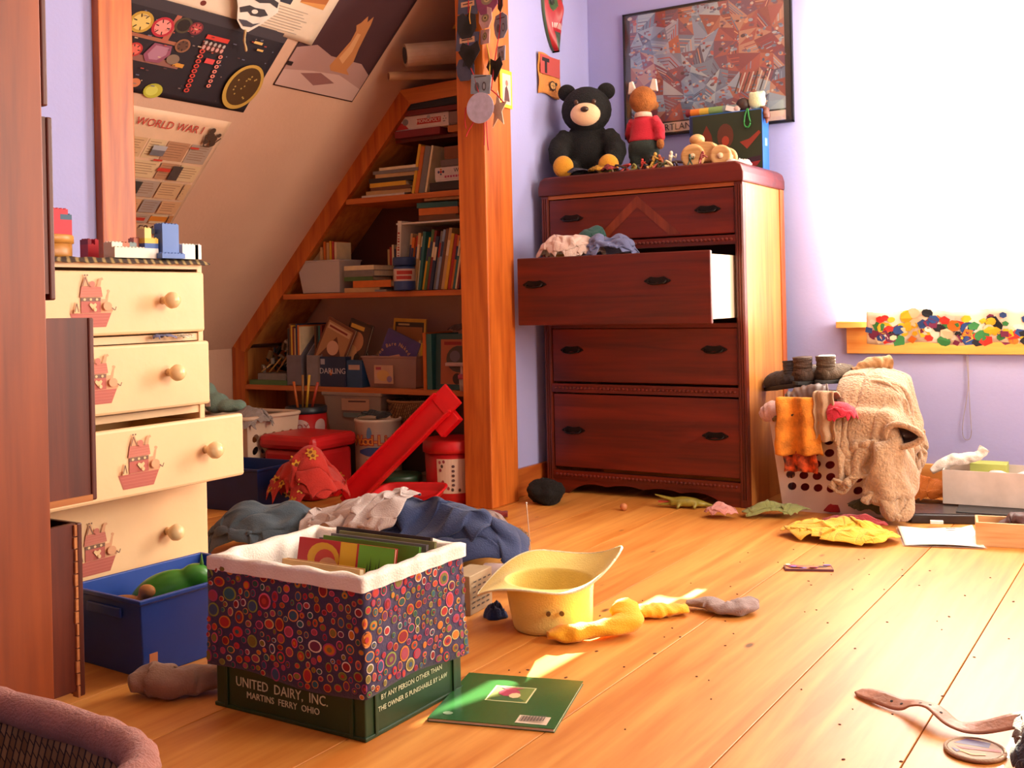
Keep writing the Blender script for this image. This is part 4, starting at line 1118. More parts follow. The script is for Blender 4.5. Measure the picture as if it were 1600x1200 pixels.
# ---------------------------------------------------------------- green book, hat, socks in the sun
gb_ = thing('green_booklet', 'thin green picture book lying face down on the floor by the crate', 'book', (-1.221, 1.625, .0005), .285)
MB().box(0, .243, 0, .252, 0, .0012).box(0, .243, 0, .252, .0058, .007).box(0, .0012, 0, .252, .0012, .0058).build('cover', M('2a5a2e', .22, .08, 8), gb_)
box(.0015, .241, .001, .25, .0012, .0058).build('pages', PAGES, gb_)
P = Print(lambda a, b, k: Vector((a, b, .007 + k)))
P.r(.078, .108, .162, .19, 'd0c890'); P.r(.081, .111, .159, .187, '6a7a30'); P.p([(.085, .12), (.12, .15), (.155, .118), (.15, .114), (.09, .113)], '3a5a28'); P.o(.115, .155, .022, .02, 'a83850', 10); P.p([(.09, .18), (.11, .165), (.14, .182)], 'b04858'); P.o(.13, .14, .012, .014, 'd8b888', 8)
P.build('cover_picture', gb_); P = Print(lambda a, b, k: Vector((a, b, .007 + k)))
P.r(.165, .012, .225, .05, 'c8b098')
for q in range(16): P.r(.17 + q * .003, .02, .1712 + q * .003 + .0008 * (q % 2), .046, '3a2c2c')
P.build('barcode', gb_); P = Print(lambda a, b, k: Vector((a, b, .007 + k))); P.o(.03, .03, .01, .008, '8aa080', 8); P.build('emblem', gb_)

hat = thing('yellow_hat', 'pale yellow floppy hat lying upside down on the floor', 'hat', (-1.32, 2.255, 0))
def hatf(u, v):
    a = 2 * pi * u; up = math.cos(a - .55)
    if v < .12: r = .095 * v / .12; z = .002
    elif v < .55: t = (v - .12) / .43; r = .095 + .012 * t + .006 * math.sin(a * 3 + t * 2) * (1 - t); z = .002 + .108 * t
    else:
        t = (v - .55) / .45; r = .107 + .07 * t ** .9 ; z = .11 + t * (.02 + .05 * up * abs(up)) + .012 * t * math.sin(a * 3 + 1)
    return (r * math.cos(a), r * math.sin(a) * .92, max(.002, z))
hm = MB().grid(hatf, 64, 40, cu=True)
hm.build('felt', fab('e8cc6e', .06, .25), hat, smooth=True, solid=.003)
hb = MB(); hb.tube(crom([hatf(q / 40, .999) for q in range(41)], 120), .0028, 6).build('brim_edge', fab('e9dfb8'), hat, smooth=True)
for a in (-1.12, -.82):
    p = Vector((.106 * math.cos(a), .106 * .92 * math.sin(a), .055)); d = Vector((math.cos(a), math.sin(a), 0))
    MB().tube([p - d * .002, p + d * .0035], .0055, 12).build('eyelet', M('5a4424', .4, .1, 10, 0, 60, .6), hat)
def sock(name, label, pts, rads, mat, seed=0, flat=.6, cat='sock', **k):
    o = Vector(pts[0]); o.z = 0
    mb = soft_tube([Vector(p) - o for p in pts], rads, seed, flat=flat, **k)
    zmin = min(v.z for v in mb.v)
    for v in mb.v: v.z -= zmin
    return tag(mb.build(name, mat, loc=o, smooth=True), label, cat)
YEL = fab('e6a81c', .08, .3)
sock('yellow_sock', 'bright yellow sock bunched up beside the hat', [(-1.255, 2.13, .02), (-1.22, 2.165, .022), (-1.165, 2.21, .026), (-1.13, 2.27, .03), (-1.15, 2.31, .055), (-1.165, 2.33, .06)], [.012, .034, .026, .038, .03, .012], YEL, 2.0)
sock('yellow_sock', 'yellow sock stretched flat between bunched sock and grey sock', [(-1.18, 2.37, .014), (-1.15, 2.41, .016), (-1.11, 2.45, .014), (-1.07, 2.49, .014)], [.012, .032, .034, .022], YEL, 5.0, flat=.4)
sock('grey_sock', 'mauve grey sock lying furthest right of the socks', [(-1.085, 2.53, .012), (-1.03, 2.54, .016), (-.985, 2.525, .012), (-.95, 2.55, .016), (-.94, 2.6, .02)], [.014, .03, .03, .036, .02], fab('8c7470'), 7.0, flat=.45)
bt = thing('clear_plastic_bottle', 'clear plastic bottle lying behind the hat', 'bottle', (-1.57, 2.47, .037), rot=(0, pi / 2, .35))
BOT = M('c8bcc4', .12, .03, 8, 0, 60, 0, 0, .5)
MB().lathe([(.0001, -.075), (.03, -.075), (.036, -.068), (.036, -.02), (.0345, -.015), (.036, -.01), (.036, .03), (.03, .052), (.014, .068), (.013, .08), (.0001, .08)], 24).build('body', BOT, bt, smooth=True)
MB().lathe([(.0001, .08), (.0155, .08), (.0155, .096), (.0001, .096)], 16).build('cap', M('d8d0d0', .4), bt, smooth=True)
t = thing('printed_carton', 'small tan carton with dark printing beside the crate', 'box', (-1.57, 2.29, 0), .1)
box(-.032, .032, -.07, .05, 0, .098).build('body', M('a89070', .7), t, bevel=.002)
P = Print(lambda a, b, k: Vector((.032 + k, a, b)))
for q in range(6):
    for w in range(4): P.r(-.06 + w * .025, .015 + q * .013, -.045 + w * .025, .019 + q * .013, '3a302c')
P.build('printing', t)
mbw = MB().tube(crom([(-1.605, 2.64, .003), (-1.602, 2.635, .05), (-1.603, 2.63, .12), (-1.61, 2.63, .205)], 16), .0013, 6)
wr = thing('antenna_wire', 'thin upright wire antenna behind the hat', 'antenna', (0, 0, 0)); mbw.build('wire', M('c8b8a8', .4, .1, 10, 0, 60, .4), wr, smooth=True)
MB().ell((-1.61, 2.63, .206), (.003, .003, .003), n=8, k=6).build('tip', M('d8d0c8', .4), wr, smooth=True); box(-1.625, -1.585, 2.62, 2.66, 0, .006).build('foot', M('50482c', .5), wr)
heap('blue_scrap', 'small navy cloth scrap between the crate and the hat', 'cloth', (-1.475, 2.25, 0), .028, .028, .035, 2.2, fab('25386a'), n=32, m=10)
t = thing('sticker_card', 'small colourful card lying alone on the floor', 'card', (-.988, 3.005, .0), .41)
box(0, .133, 0, .05, 0, .006).build('card', M('5a2c3c', .4), t)
P = Print(lambda a, b, k: Vector((a, b, .006 + k))); P.r(.003, .003, .13, .047, 'b06a38')
for q in range(16): P.o(.02 + .1 * R.random(), .01 + .03 * R.random(), .012, .008, R.choice(['d04838', '3a4a90', 'e0b040', 'c04878', '402838', 'd87838', '7858a0']), 7)
P.r(.006, .03, .018, .044, 'e0d0c0'); P.build('print', t)

# ---------------------------------------------------------------- clothes heaped before the alcove
jn_ = cloth('jeans', 'faded blue jeans crumpled beside the cream dresser', 'jeans', (-2.47, 2.5, 0), (.74, .62), (.23, .19), .2, 1.7, fab('3e4c58', .16), rotz=.3, thick=.005)
nt_ = cloth('navy_trousers', 'navy blue trousers in a long heap behind the crate', 'trousers', (-2.02, 2.62, 0), (1.4, .75), (.48, .23), .23, 12.3, fab('27335a', .12), rotz=-.05, thick=.004, lumps=4, n=44)
cloth('grey_shirt', 'pale grey shirt crumpled on top of the navy trousers', 'shirt', (-2.12, 2.5, 0), (.66, .5), (.22, .17), .03, 6.2, fab('b8a8a4', .06), cap=.3, ground=height_of([nt_, jn_], (-2.12, 2.5)))
cloth('mauve_shirt', 'dull mauve shirt at the right end of the clothes heap', 'shirt', (-2.03, 2.97, 0), (.45, .34), (.16, .11), .1, 9.1, fab('8d7672', .08), rotz=-.2)
cloth('olive_cloth', 'dark olive cloth under the mauve shirt', 'cloth', (-1.95, 2.88, 0), (.26, .16), (.1, .06), .03, 3.9, fab('38301e'), n=24)
rf = cloth('red_flowered_cloth', 'red cloth with yellow flowers draped in the alcove', 'cloth', (-2.8, 3.02, 0), (.7, .55), (.21, .14), .28, 15.2, fab('b8281c', .1), rotz=-.2, lumps=2)
RF = random.Random(4); dg = rf.data
cand = [p for p in dg.polygons if abs(p.normal.y) > .2 and p.center.z > .03]
for q in range(26):
    p = RF.choice(cand); nrm = p.normal.normalized()
    if nrm.y > 0: nrm = -nrm
    c = p.center + nrm * .004; a = nrm.orthogonal().normalized(); b = nrm.cross(a); mb = MB()
    mb.poly([c + (a * math.cos(v * pi / 12) + b * math.sin(v * pi / 12)) * (.02 if v % 4 < 2 else .012) for v in range(24)], RF.choice(['d8a030', 'e0b850', 'c88828']))
    mb.poly([c + nrm * .001 + (a * math.cos(v * .8) + b * math.sin(v * .8)) * .007 for v in range(8)], '7a3a18')
    mb.build('flower', PRINT_CLOTH, rf, fix=False)
t = thing('red_tray', 'shallow red plastic tray lying behind the clothes heap', 'tray', (-2.36, 3.04, .085), rot=(.25, -.05, .1))
def tray(u, v):
    a = 2 * pi * u; c_, s_ = math.cos(a), math.sin(a); ex = .35
    x = .14 * math.copysign(abs(c_) ** ex, c_); y = .1 * math.copysign(abs(s_) ** ex, s_)
    r, z = [(0.01, 0), (.8, 0), (.88, .004), (.93, .024), (1.0, .026), (1.0, .022)][min(5, int(round(v * 5)))]
    return (x * r, y * r, z)
MB().grid(tray, 56, 5, cu=True).build('tray', M('c4141c', .35), t, smooth=True, solid=.003)
t = thing('blue_alcove_bin', 'dark blue storage bin under the clothes left of the alcove', 'bin', (-3.13, 3.05, 0), .05)
open_box(.3, .24, .17, .004, .015, .01).build('body', M('12285a', .4), t, bevel=.004)
cloth('bin_rags', 'dark rags inside the blue alcove bin', 'rags', (-3.13, 3.05, .006), (.4, .3), (.125, .095), .12, 2.6, fab('1c1c2c'), n=26)

# ---------------------------------------------------------------- laundry baskets with round holes
def laundry_basket(name, label, loc, rotz, w, d, h, taper, col, cols, rows):
    t = thing(name, label, 'laundry basket', loc, rotz)
    m_ = M(col, .5, .03)
    def corner(k, z):
        f = z / h; ww = w / 2 - taper * (1 - f); dd = d / 2 - taper * (1 - f)
        return [Vector((-ww, -dd, z)), Vector((ww, -dd, z)), Vector((ww, dd, z)), Vector((-ww, dd, z))][k % 4]
    for k in range(4):
        mb = MB()
        def P(u, z): return corner(k, z).lerp(corner(k + 1, z), u)
        zs = [.0, h * .2] + [h * .2 + (h * .62) * (i + 1) / rows for i in range(rows)] + [h]
        nc = cols if k % 2 == 0 else max(3, round(cols * d / w))
        mb.grid(lambda u, v: P(u, zs[1] * v), nc, 1); mb.grid(lambda u, v: P(u, zs[-2] + (h - zs[-2]) * v), nc, 1)
        for r_ in range(rows):
            z0, z1 = zs[1 + r_], zs[2 + r_]
            for c_ in range(nc):
                u0, u1 = .06 + .88 * c_ / nc, .06 + .88 * (c_ + 1) / nc
                sh = 0.0
                n = 16; b = len(mb.v)
                for q in range(n):
                    a = 2 * pi * q / n + pi / 4; ca, sa = math.cos(a), math.sin(a); mx = max(abs(ca), abs(sa))
                    mb.v.append(P((u0 + u1) / 2 + (u1 - u0) / 2 * ca / mx, (z0 + z1) / 2 + (z1 - z0) / 2 * sa / mx))
                for q in range(n):
                    a = 2 * pi * q / n + pi / 4
                    mb.v.append(P((u0 + u1) / 2 + (u1 - u0) / 2 * .68 * math.cos(a) + (u1 - u0) * .08 * math.sin(a), (z0 + z1) / 2 + (z1 - z0) / 2 * .68 * math.sin(a)))
                for q in range(n): mb.face((b + q, b + (q + 1) % n, b + n + (q + 1) % n, b + n + q))
            mb.grid(lambda u, v: P(.06 * u, z0 + (z1 - z0) * v), 1, 1); mb.grid(lambda u, v: P(1 - .06 * u, z0 + (z1 - z0) * v), 1, 1)
        mb.build('wall', m_, t, solid=.003)
    c4 = [corner(k, h) for k in range(4)]
    MB().tube(crom([c4[0], (c4[0] + c4[1]) / 2, c4[1], (c4[1] + c4[2]) / 2, c4[2], (c4[2] + c4[3]) / 2, c4[3], (c4[3] + c4[0]) / 2, c4[0]], 48), .009, 8).build('rim', m_, t, smooth=True)
    c0 = [corner(k, .002) for k in range(4)]
    MB().poly(c0).build('bottom', m_, t, solid=.004)
    return t
laundry_basket('laundry_basket', 'cream laundry basket with round holes at the back left of the alcove', (-3.42, 3.3, 0), .0, .36, .3, .325, .03, 'c8a890', 6, 4)
cloth('basket_laundry', 'dark laundry filling the cream alcove basket', 'laundry', (-3.42, 3.3, .006), (.5, .4), (.13, .1), .27, 5.5, fab('2a1c1c'), n=28)
t = thing('teal_plush', 'pale teal plush toy lying on the alcove laundry basket', 'plush toy', (-3.51, 3.24, .335), .1)
mb = MB().ell((0, 0, .04), (.06, .05, .045)).ell((-.035, 0, .085), (.03, .03, .045), Matrix.Rotation(-.3, 4, 'Y')).ell((.07, -.01, .03), (.06, .035, .03)).ell((.12, .0, .03), (.035, .03, .028))
mb.build('body', fab('7f9a8c', .08, .5), t, remesh=.007); box(-.012, .012, -.056, -.052, .03, .06).build('tag', M('d0b0a0', .7), t)
cloth('grey_shirt', 'grey shirt hanging over the right edge of the alcove basket', 'shirt', (-3.3, 3.22, 0), (.42, .36), (.11, .1), .12, 8.8, fab('8a7a74'), base=.27)
# red lidded bin, canister of sticks, can of links, clear bin, woven basket, bucket, tin, slide
t = thing('red_lidded_bin', 'red square bin with a rounded lid in the alcove', 'bin', (-3.09, 3.34, 0), 0)
REDP = M('b8161a', .4, .06)
box(-.135, .135, -.12, .12, 0, .2).build('body', REDP, t, bevel=.02); box(-.15, .15, -.135, .135, .2, .258).build('lid', REDP, t, bevel=.02)
P = Print(lambda a, b, k: Vector((a, -.1205 - k, b))); P.p([(-.05, .06), (.08, .05), (.08, .18), (.02, .17), (-.05, .12)], 'b88a50'); P.p([(-.03, .075), (.06, .07), (.06, .1), (-.03, .1)], '9a6c38'); P.build('paper_label', t)
t = thing('red_canister', 'red canister with a white oval label holding sticks', 'canister', (-3.3, 3.56, 0))
MB().lathe([(.0001, 0), (.085, 0), (.088, .004), (.088, .31), (.0001, .31)], 28).build('body', REDP, t, smooth=True)
MB().lathe([(.0001, .31), (.09, .31), (.091, .318), (.091, .338), (.086, .34), (.078, .325), (.0001, .325)], 28).build('dark_rim', M('20242c', .4), t, smooth=True)
P = Print(lambda a, b, k: Vector((.0887 * math.cos(-pi / 2 + .75 + a) * (1 + k), .0887 * math.sin(-pi / 2 + .75 + a) * (1 + k), b)), .002, .004)
[P.strip(c_ - w_, c_ + w_, .222, .288, 'd0a8a0', 14, lambda t: math.sqrt(max(0, 1 - (2 * t - 1) ** 2))) for c_, w_ in ((-.35, .5), (.75, .35))]; P.build('label', t)
for i, ch in enumerate('TOY'):
    a = -pi / 2 + .75 - .62 + i * .3; text(ch, .034, M('a02428', .6), t, (.0905 * math.cos(a), .0905 * math.sin(a), .255), (pi / 2, 0, a + pi / 2))
for i, (dx, c, tl) in enumerate(((-.03, 'b85a20', -.1), (.02, 'c8982c', .25), (.05, 'a83a20', .4), (.0, '8a5a28', .1))):
    tag(MB().tube([(0, 0, 0), (tl * .12, -.01, .12 + .03 * (i % 2))], .006, 8).build('stick', M(c, .5), loc=(-3.3 + dx, 3.54, .327), smooth=True), '%s stick poking up from the red canister' % ['orange', 'yellow', 'red', 'brown'][i], 'stick', 'sticks in the red canister')
t = thing('link_can', 'white can of toy links with red and blue lettering in the alcove', 'can', (-2.855, 3.5, 0))
t.location = (-2.92, 3.585, 0)
MB().lathe([(.0001, 0), (.095, 0), (.097, .004), (.097, .285), (.1, .288), (.1, .298), (.094, .3), (.09, .29), (.0001, .285)], 32).build('body', M('cdb8a4', .55), t, smooth=True)
RL = .0982
P = Print(lambda a, b, k: Vector((RL * math.cos(-pi / 2 + .69 + a) * (1 + k), RL * math.sin(-pi / 2 + .69 + a) * (1 + k), b)), .002, .002)
P.strip(-.9, .9, .15, .186, '3a5088', 16, lambda t: min(1, .3 + 3 * min(t, 1 - t))); P.build('blue_panel', t); P.mb = MB(); P.o(-.4, .24, .12, .03, '5a7aa0', 12); P.build('blue_figure', t); P.mb = MB(); P.strip(-.9, -.2, .03, .1, 'b85038', 8, lambda t: math.sin(pi * (t * .8 + .1)))
P.build('label', t)
for i, ch in enumerate('Wood-Links'):
    a = -pi / 2 + .69 - .98 + i * .215
    for rad_, c_, ft in ((.1002, 'a82a24', .0035), (.1018, 'd8903c', .0)):
        text(ch, .058, M(c_, .6), t, (rad_ * math.cos(a), rad_ * math.sin(a), .214), (pi / 2, 0, a + pi / 2), .0006, fat=ft)
P.mb = MB()
for q in range(7): P.strip(-.55 + q * .2, -.42 + q * .2, .118, .138 - .004 * (q % 2), '8a9048', 2)
P.build('olive_marks', t)['kind'] = 'stuff'
cloth('black_glove', 'black glove draped over the top of the can', 'glove', (-2.92, 3.57, 0), (.26, .2), (.09, .07), .04, 4.1, fab('17161a'), base=.295, n=24)
t = thing('clear_storage_box', 'clear plastic storage box with a paper label under the lower shelf', 'box', (-3.15, 3.74, .0))
open_box(.33, .2, .19, .003, .02, .014).build('body', tub_mat('c0a898', .6), t, bevel=.004)
t.location = (-3.16, 3.8, .2)
P = Print(lambda a, b, k: Vector((a, -.098 - k, b))); P.r(-.06, .11, .1, .18, 'b88e74'); P.line([(-.04, .165), (.07, .168)], .004, '4a3030'); P.line([(-.02, .15), (.08, .152)], .006, '4a3030'); P.r(-.05, .08, .08, .1, '6a7a70'); P.build('paper_label', t)
game_box('alcove_carton', 'dark carton under the clear storage box', -3.3, -3.02, 0, .198, '3a2018', y=3.72, d=.22)
wv, wnt, wb = _new('woven_cane')
br = N(wnt, 'ShaderNodeTexBrick'); br.inputs['Scale'].default_value = 34; br.inputs['Color1'].default_value = lin('a87c50'); br.inputs['Color2'].default_value = lin('7c5430'); br.inputs['Mortar'].default_value = lin('2a1810'); br.inputs['Mortar Size'].default_value = .03
tcw = N(wnt, 'ShaderNodeTexCoord'); mpw = N(wnt, 'ShaderNodeMapping'); mpw.inputs['Rotation'].default_value = (.8, .6, .785)
wnt.links.new(tcw.outputs['Object'], mpw.inputs[0]); wnt.links.new(mpw.outputs[0], br.inputs['Vector']); wnt.links.new(br.outputs['Color'], wb.inputs['Base Color']); wb.inputs['Roughness'].default_value = .7
bw = N(wnt, 'ShaderNodeBump'); bw.inputs['Strength'].default_value = .6; wnt.links.new(br.outputs['Fac'], bw.inputs['Height']); wnt.links.new(bw.outputs[0], wb.inputs['Normal'])
t = thing('woven_basket', 'woven cane basket under the right of the lower shelf', 'basket', (-2.86, 3.78, .2))
MB().lathe([(.0001, 0), (.1, 0), (.118, .02), (.125, .15), (.13, .158), (.12, .16), (.112, .03), (.0001, .012)], 32).build('body', wv, t, smooth=True)
MB().tube([(.126 * math.cos(q * pi / 16), .126 * math.sin(q * pi / 16), .16) for q in range(33)], .006, 8).build('rim', M('8a6038', .7), t, smooth=True)
game_box('basket_carton', 'dark carton under the woven basket', -2.99, -2.73, 0, .198, '2e1a16', y=3.68, d=.22)
t = thing('red_bucket', 'red lidded bucket with a flowered label beside the post', 'bucket', (-2.47, 3.43, 0))
t.location = (-2.475, 3.5, 0)
MB().lathe([(.0001, 0), (.1, 0), (.104, .005), (.112, .195), (.0001, .195)], 36).build('body', M('b0161a', .35), t, smooth=True)
MB().lathe([(.0001, .2), (.1, .2), (.119, .198), (.12, .214), (.118, .242), (.112, .246), (.0001, .242)], 36).build('lid', M('c4181c', .35), t, smooth=True)
P = Print(lambda a, b, k: Vector(((.103 + .0085 * b / .195) * math.cos(-pi / 2 + .62 + a) * (1.008 + k), (.103 + .0085 * b / .195) * math.sin(-pi / 2 + .62 + a) * (1.008 + k), b)), .0015, .003)
def band(a0, a1, b0, b1, col):
    P.strip(a0, a1, b0, b1, col)
band(-.62, .5, .045, .178, 'cfae98'); band(.85, 1.35, .03, .18, 'd8c4b4')
for a, b in ((-.5, .165), (-.42, .15), (-.35, .168), (-.48, .135), (-.4, .09), (-.46, .07), (-.3, .075), (-.2, .065), (-.05, .06), (.2, .058)): P.o(a, b, .05, .007, R.choice(['8a3038', '5a4838', 'a84850', '4a3028']), 7)
for q in range(5): P.o(-.02, .15 - .018 * q, .06, .006, '503030', 6)
for q in range(6): band(.92, 1.28, .05 + q * .02, .06 + q * .02, '4a3a40')
P.build('label', t)
t = thing('round_tin', 'low round tin with a green lid before the red bucket', 'tin', (-2.68, 3.42, 0))
MB().lathe([(.0001, 0), (.085, 0), (.085, .085), (.0001, .085)], 30).build('body', M('8a5a30', .5), t, smooth=True); MB().lathe([(.0001, .08), (.089, .078), (.089, .1), (.086, .103), (.0001, .103)], 30).build('lid', M('24402c', .4), t, smooth=True)
t = thing('red_toy_slide', 'long red plastic toy slide leaning across the alcove', 'toy slide', (0, 0, 0))
A = Vector((-2.78, 3.22, .02)); B = Vector((-2.41, 3.36, .40))
dirv = (B - A).normalized(); nrm = Vector((.5, -.75, .5)); nrm = (nrm - dirv * nrm.dot(dirv)).normalized(); side = dirv.cross(nrm).normalized()
m4 = Matrix((side, dirv, nrm)).transposed().to_4x4(); m4.translation = A
L_ = (B - A).length
SL = M('d01018', .32, .05)
MB().box(-.045, .045, 0, L_, 0, .006, m=m4).build('chute', SL, t, bevel=.002)
for s_ in (-1, 1): MB().box(s_ * .045 - .004, s_ * .045 + .004, -.02, L_, 0, .034, m=m4).build('side_rail', SL, t, bevel=.002)
MB().box(-.05, .05, L_ - .03, L_ + .05, -.006, .01, m=m4).build('top_plate', SL, t, bevel=.003)
MB().box(.0, .085, L_ - .1, L_ + .0, -.05, -.006, m=m4).build('bracket', SL, t, bevel=.004)
MB().box(-.034, .034, -.02, .03, -.02, .0, m=m4).build('foot', SL, t, bevel=.003)
cloth('floor_rags', 'dim heap of cloth and toys on the alcove floor behind the slide', 'rags', (-2.75, 3.6, 0), (.5, .3), (.2, .1), .08, 6.6, fab('5a3a28', .3), n=28)
sock('red_roll', 'dark red rolled cloth at the foot of the post', [(-2.3, 3.2, .02), (-2.2, 3.24, .024), (-2.1, 3.3, .02)], [.02, .026, .018], fab('7a1c18'), 3.0, cat='cloth')
tag(heap_mb(.18, .11, .035, 3.3, flat=True).build('straw_mat', wv, loc=(-2.62, 2.78, 0), rot=(0, 0, .4), smooth=True), 'woven straw mat poking out behind the jeans', 'mat')
tag(heap_mb(.08, .05, .02, 5.3, flat=True).build('straw_mat', wv, loc=(-1.97, 3.08, 0), smooth=True), 'bit of woven straw beside the mauve shirt', 'mat')

# ---------------------------------------------------------------- blue bin of toys, sock, near basket
t = thing('blue_toy_bin', 'blue plastic bin of toys in front of the cream dresser', 'bin', (-1.985, 1.69, 0), -.05)
BL = M('173f94', .38, .06)
open_box(.25, .36, .172, .004, .018, .01).build('body', BL, t, bevel=.006)
for y_ in (-.183, .178): box(-.06, .06, y_, y_ + .006, .125, .148).build('handle', BL, t, bevel=.003)
box(.1245, .1262, -.16, -.14, .035, .055).build('sticker', M('c87a48', .6), t)
t = thing('green_dinosaur', 'green toy dinosaur lying in the blue bin', 'toy', (-1.98, 1.66, .1), .6)
mb = MB().ell((0, 0, .04), (.08, .042, .045), Matrix.Rotation(-.35, 4, 'Y')).ell((.07, 0, .075), (.035, .028, .028)); soft_tube([(-.04, 0, .02), (-.1, -.01, .02), (-.15, .0, .04)], [.03, .016, .004], mb=mb)
mb.build('body', M('3f8a2c', .35, .2), t, remesh=.005)
MB().lathe([(.0001, 0), (.005, 0), (.0005, .025)], 8, (.085, 0, .1)).build('horn', M('7aa850', .4), t, smooth=True)
for i, (p, a) in enumerate((((-2.03, 1.60, .09), .3), ((-1.95, 1.76, .09), -.4), ((-2.0, 1.8, .08), .1))):
    tt = thing('tan_animal', ['tan toy animal at the near left of the blue bin', 'tan toy animal right of the green dinosaur', 'small tan toy animal at the far end of the blue bin'][i], 'toy', p, a, 'tan toy animals in the blue bin')
    mb = MB().ell((0, 0, .03), (.05, .02, .022)).ell((.05, 0, .062), (.022, .014, .016)); soft_tube([(.03, 0, .04), (.042, 0, .055), (.05, 0, .065)], [.016, .013, .012], mb=mb)
    for lx in (-.03, .03):
        for ly in (-.012, .012): mb.tube([(lx, ly, .03), (lx, ly, -.03)], [.009, .006], 8)
    mb.build('body', M('b87c44', .5), tt, remesh=.004)
cloth('bin_toys', 'dark cloth under the toys in the blue bin', 'cloth', (-1.985, 1.69, .005), (.26, .42), (.095, .14), .09, 4.5, fab('2c2a30'), n=26)
sock('tan_sock', 'tan rolled sock between the blue bin and the crate', [(-1.815, 1.43, .03), (-1.79, 1.47, .034), (-1.745, 1.475, .03), (-1.72, 1.52, .03), (-1.67, 1.57, .028)], [.02, .042, .036, .036, .022], fab('9c7860'), 4.0, flat=.75)
t = thing('padded_basket', 'cloth-lined basket with a padded rim in the near left corner', 'basket', (-1.27, .665, 0))
def rr(a, k=1.0):
    c_, s_ = math.cos(a), math.sin(a); e = .55
    return Vector((.27 * k * math.copysign(abs(c_) ** e, c_), .21 * k * math.copysign(abs(s_) ** e, s_), 0))
MB().grid(lambda u, v: rr(2 * pi * u, .9 + .1 * v) + Vector((0, 0, .24 * v)), 64, 8, cu=True).build('wall', wv, t, smooth=True, solid=.008)
MB().grid(lambda u, v: rr(2 * pi * u, max(.001, .9 * v)) + Vector((0, 0, .006)), 64, 4, cu=True).build('bottom', wv, t, smooth=True)
mb = MB(); pp = [rr(2 * pi * q / 96) + Vector((0, 0, .25)) for q in range(97)]; mb.tube(pp, [.022 + .0016 * math.sin(q * 1.9) for q in range(97)], 14); mb.build('padded_rim', fab('a2685c', .12, .5), t, smooth=True)
cloth('navy_bedding', 'dark navy cloth inside the padded basket', 'cloth', (-1.27, .665, .01), (.7, .55), (.235, .18), .2, 7.4, fab('20202e', .25), n=32)

# ---------------------------------------------------------------- building bricks and tin on the cream dresser
def bricks(name, label, loc, spec, rotz=0):
    """toy building bricks: spec = (colour, ix, iy, iz, nx, ny, nz)"""
    t = thing(name, label, 'toy bricks', loc, rotz, 'toy bricks on the cream dresser'); p = .0105; h = .0125
    for (c, ix, iy, iz, nx, ny, nzz) in spec:
        mb = MB().box(ix * p, (ix + nx) * p - .0002, iy * p, (iy + ny) * p - .0002, iz * h, (iz + nzz) * h)
        for a in range(nx):
            for b in range(ny): mb.lathe([(.0035, 0), (.0035, .0024), (.0001, .0024)], 8, ((ix + a + .5) * p, (iy + b + .5) * p, (iz + nzz) * h))
        mb.build('brick', M(c, .3, .03), t)
    return t
zt_ = .9062
bricks('blue_brick_tower', 'tall pale blue toy brick block on the cream dresser', (-2.23, 1.862, zt_), [('5a78b8', 0, -1, 0, 4, 7, 1), ('5a78b8', 0, 0, 1, 3, 5, 6)])
bricks('striped_bricks', 'stack of white, blue and yellow toy bricks beside the blue block', (-2.24, 1.815, zt_), [('e0d8d0', 0, 0, 0, 3, 4, 2), ('3a5a9c', 0, 0, 2, 3, 4, 1), ('e0b848', 0, 0, 3, 3, 4, 1), ('e8c878', 0, 0, 4, 3, 2, 2), ('3a3a44', 0, 3, 5, 2, 1, 1)])
bricks('white_brick_wall', 'low white toy brick wall left of the striped bricks', (-2.25, 1.725, zt_), [('e6dccc', 0, 0, 0, 4, 10, 2), ('e6dccc', 0, 0, 2, 3, 3, 1), ('b87050', 0, 3, 2, 3, 2, 1), ('7a8a88', 0, 5, 2, 3, 2, 1), ('c88070', 0, 7, 2, 2, 3, 2), ('e6dccc', 0, 9, 2, 3, 1, 1)])
bricks('white_brick_end', 'white toy brick block at the right end of the cream dresser', (-2.24, 1.925, zt_), [('ece4d8', 0, 0, 0, 4, 5, 3), ('ece4d8', 0, 4, 0, 4, 2, 3)])
t = thing('round_tan_tin', 'round tan lidded tin under the red and blue bricks', 'tin', (-2.3, 1.6, zt_))
MB().lathe([(.0001, 0), (.058, 0), (.06, .004), (.06, .035), (.0001, .035)], 32).build('body', M('b87a34', .4, .1), t, smooth=True); MB().lathe([(.0001, .035), (.064, .033), (.064, .05), (.061, .053), (.0001, .053)], 32).build('lid', M('c88a40', .4, .1), t, smooth=True)
bricks('red_brick_house', 'red and blue toy brick block on the round tan tin', (-2.32, 1.575, zt_ + .0535), [('c02430', 0, 0, 0, 4, 8, 2), ('2c4ca0', 0, 0, 2, 4, 3, 1), ('c02430', 0, 3, 2, 4, 5, 1), ('dcd4d0', 0, 0, 3, 4, 2, 1), ('c02430', 0, 2, 3, 4, 3, 2), ('3a5a70', 0, 5, 3, 4, 3, 1), ('c02430', 0, 5, 4, 4, 2, 1)])
bricks('red_brick_pair', 'small red toy brick tower behind the tan tin', (-2.36, 1.74, zt_), [('b81c28', 0, 0, 0, 3, 3, 3), ('902030', 0, 0, 3, 3, 1, 1), ('b81c28', 0, 2, 3, 3, 1, 1)])
cloth('striped_sock', 'blue and white knit sock caught in the cream dresser', 'sock', (-2.182, 1.845, 0), (.05, .13), (.018, .045), .022, 3.7, fab('6a6a8c', .5), base=.694, n=24, thick=.002)
cloth('white_plush_scrap', 'white cloth scrap with dark spots beside the knit sock', 'cloth', (-2.182, 1.91, 0), (.05, .1), (.018, .035), .02, 8.1, M('d8c8b0', .9, .5, 60, .3, 200), base=.694, n=22, thick=.002)
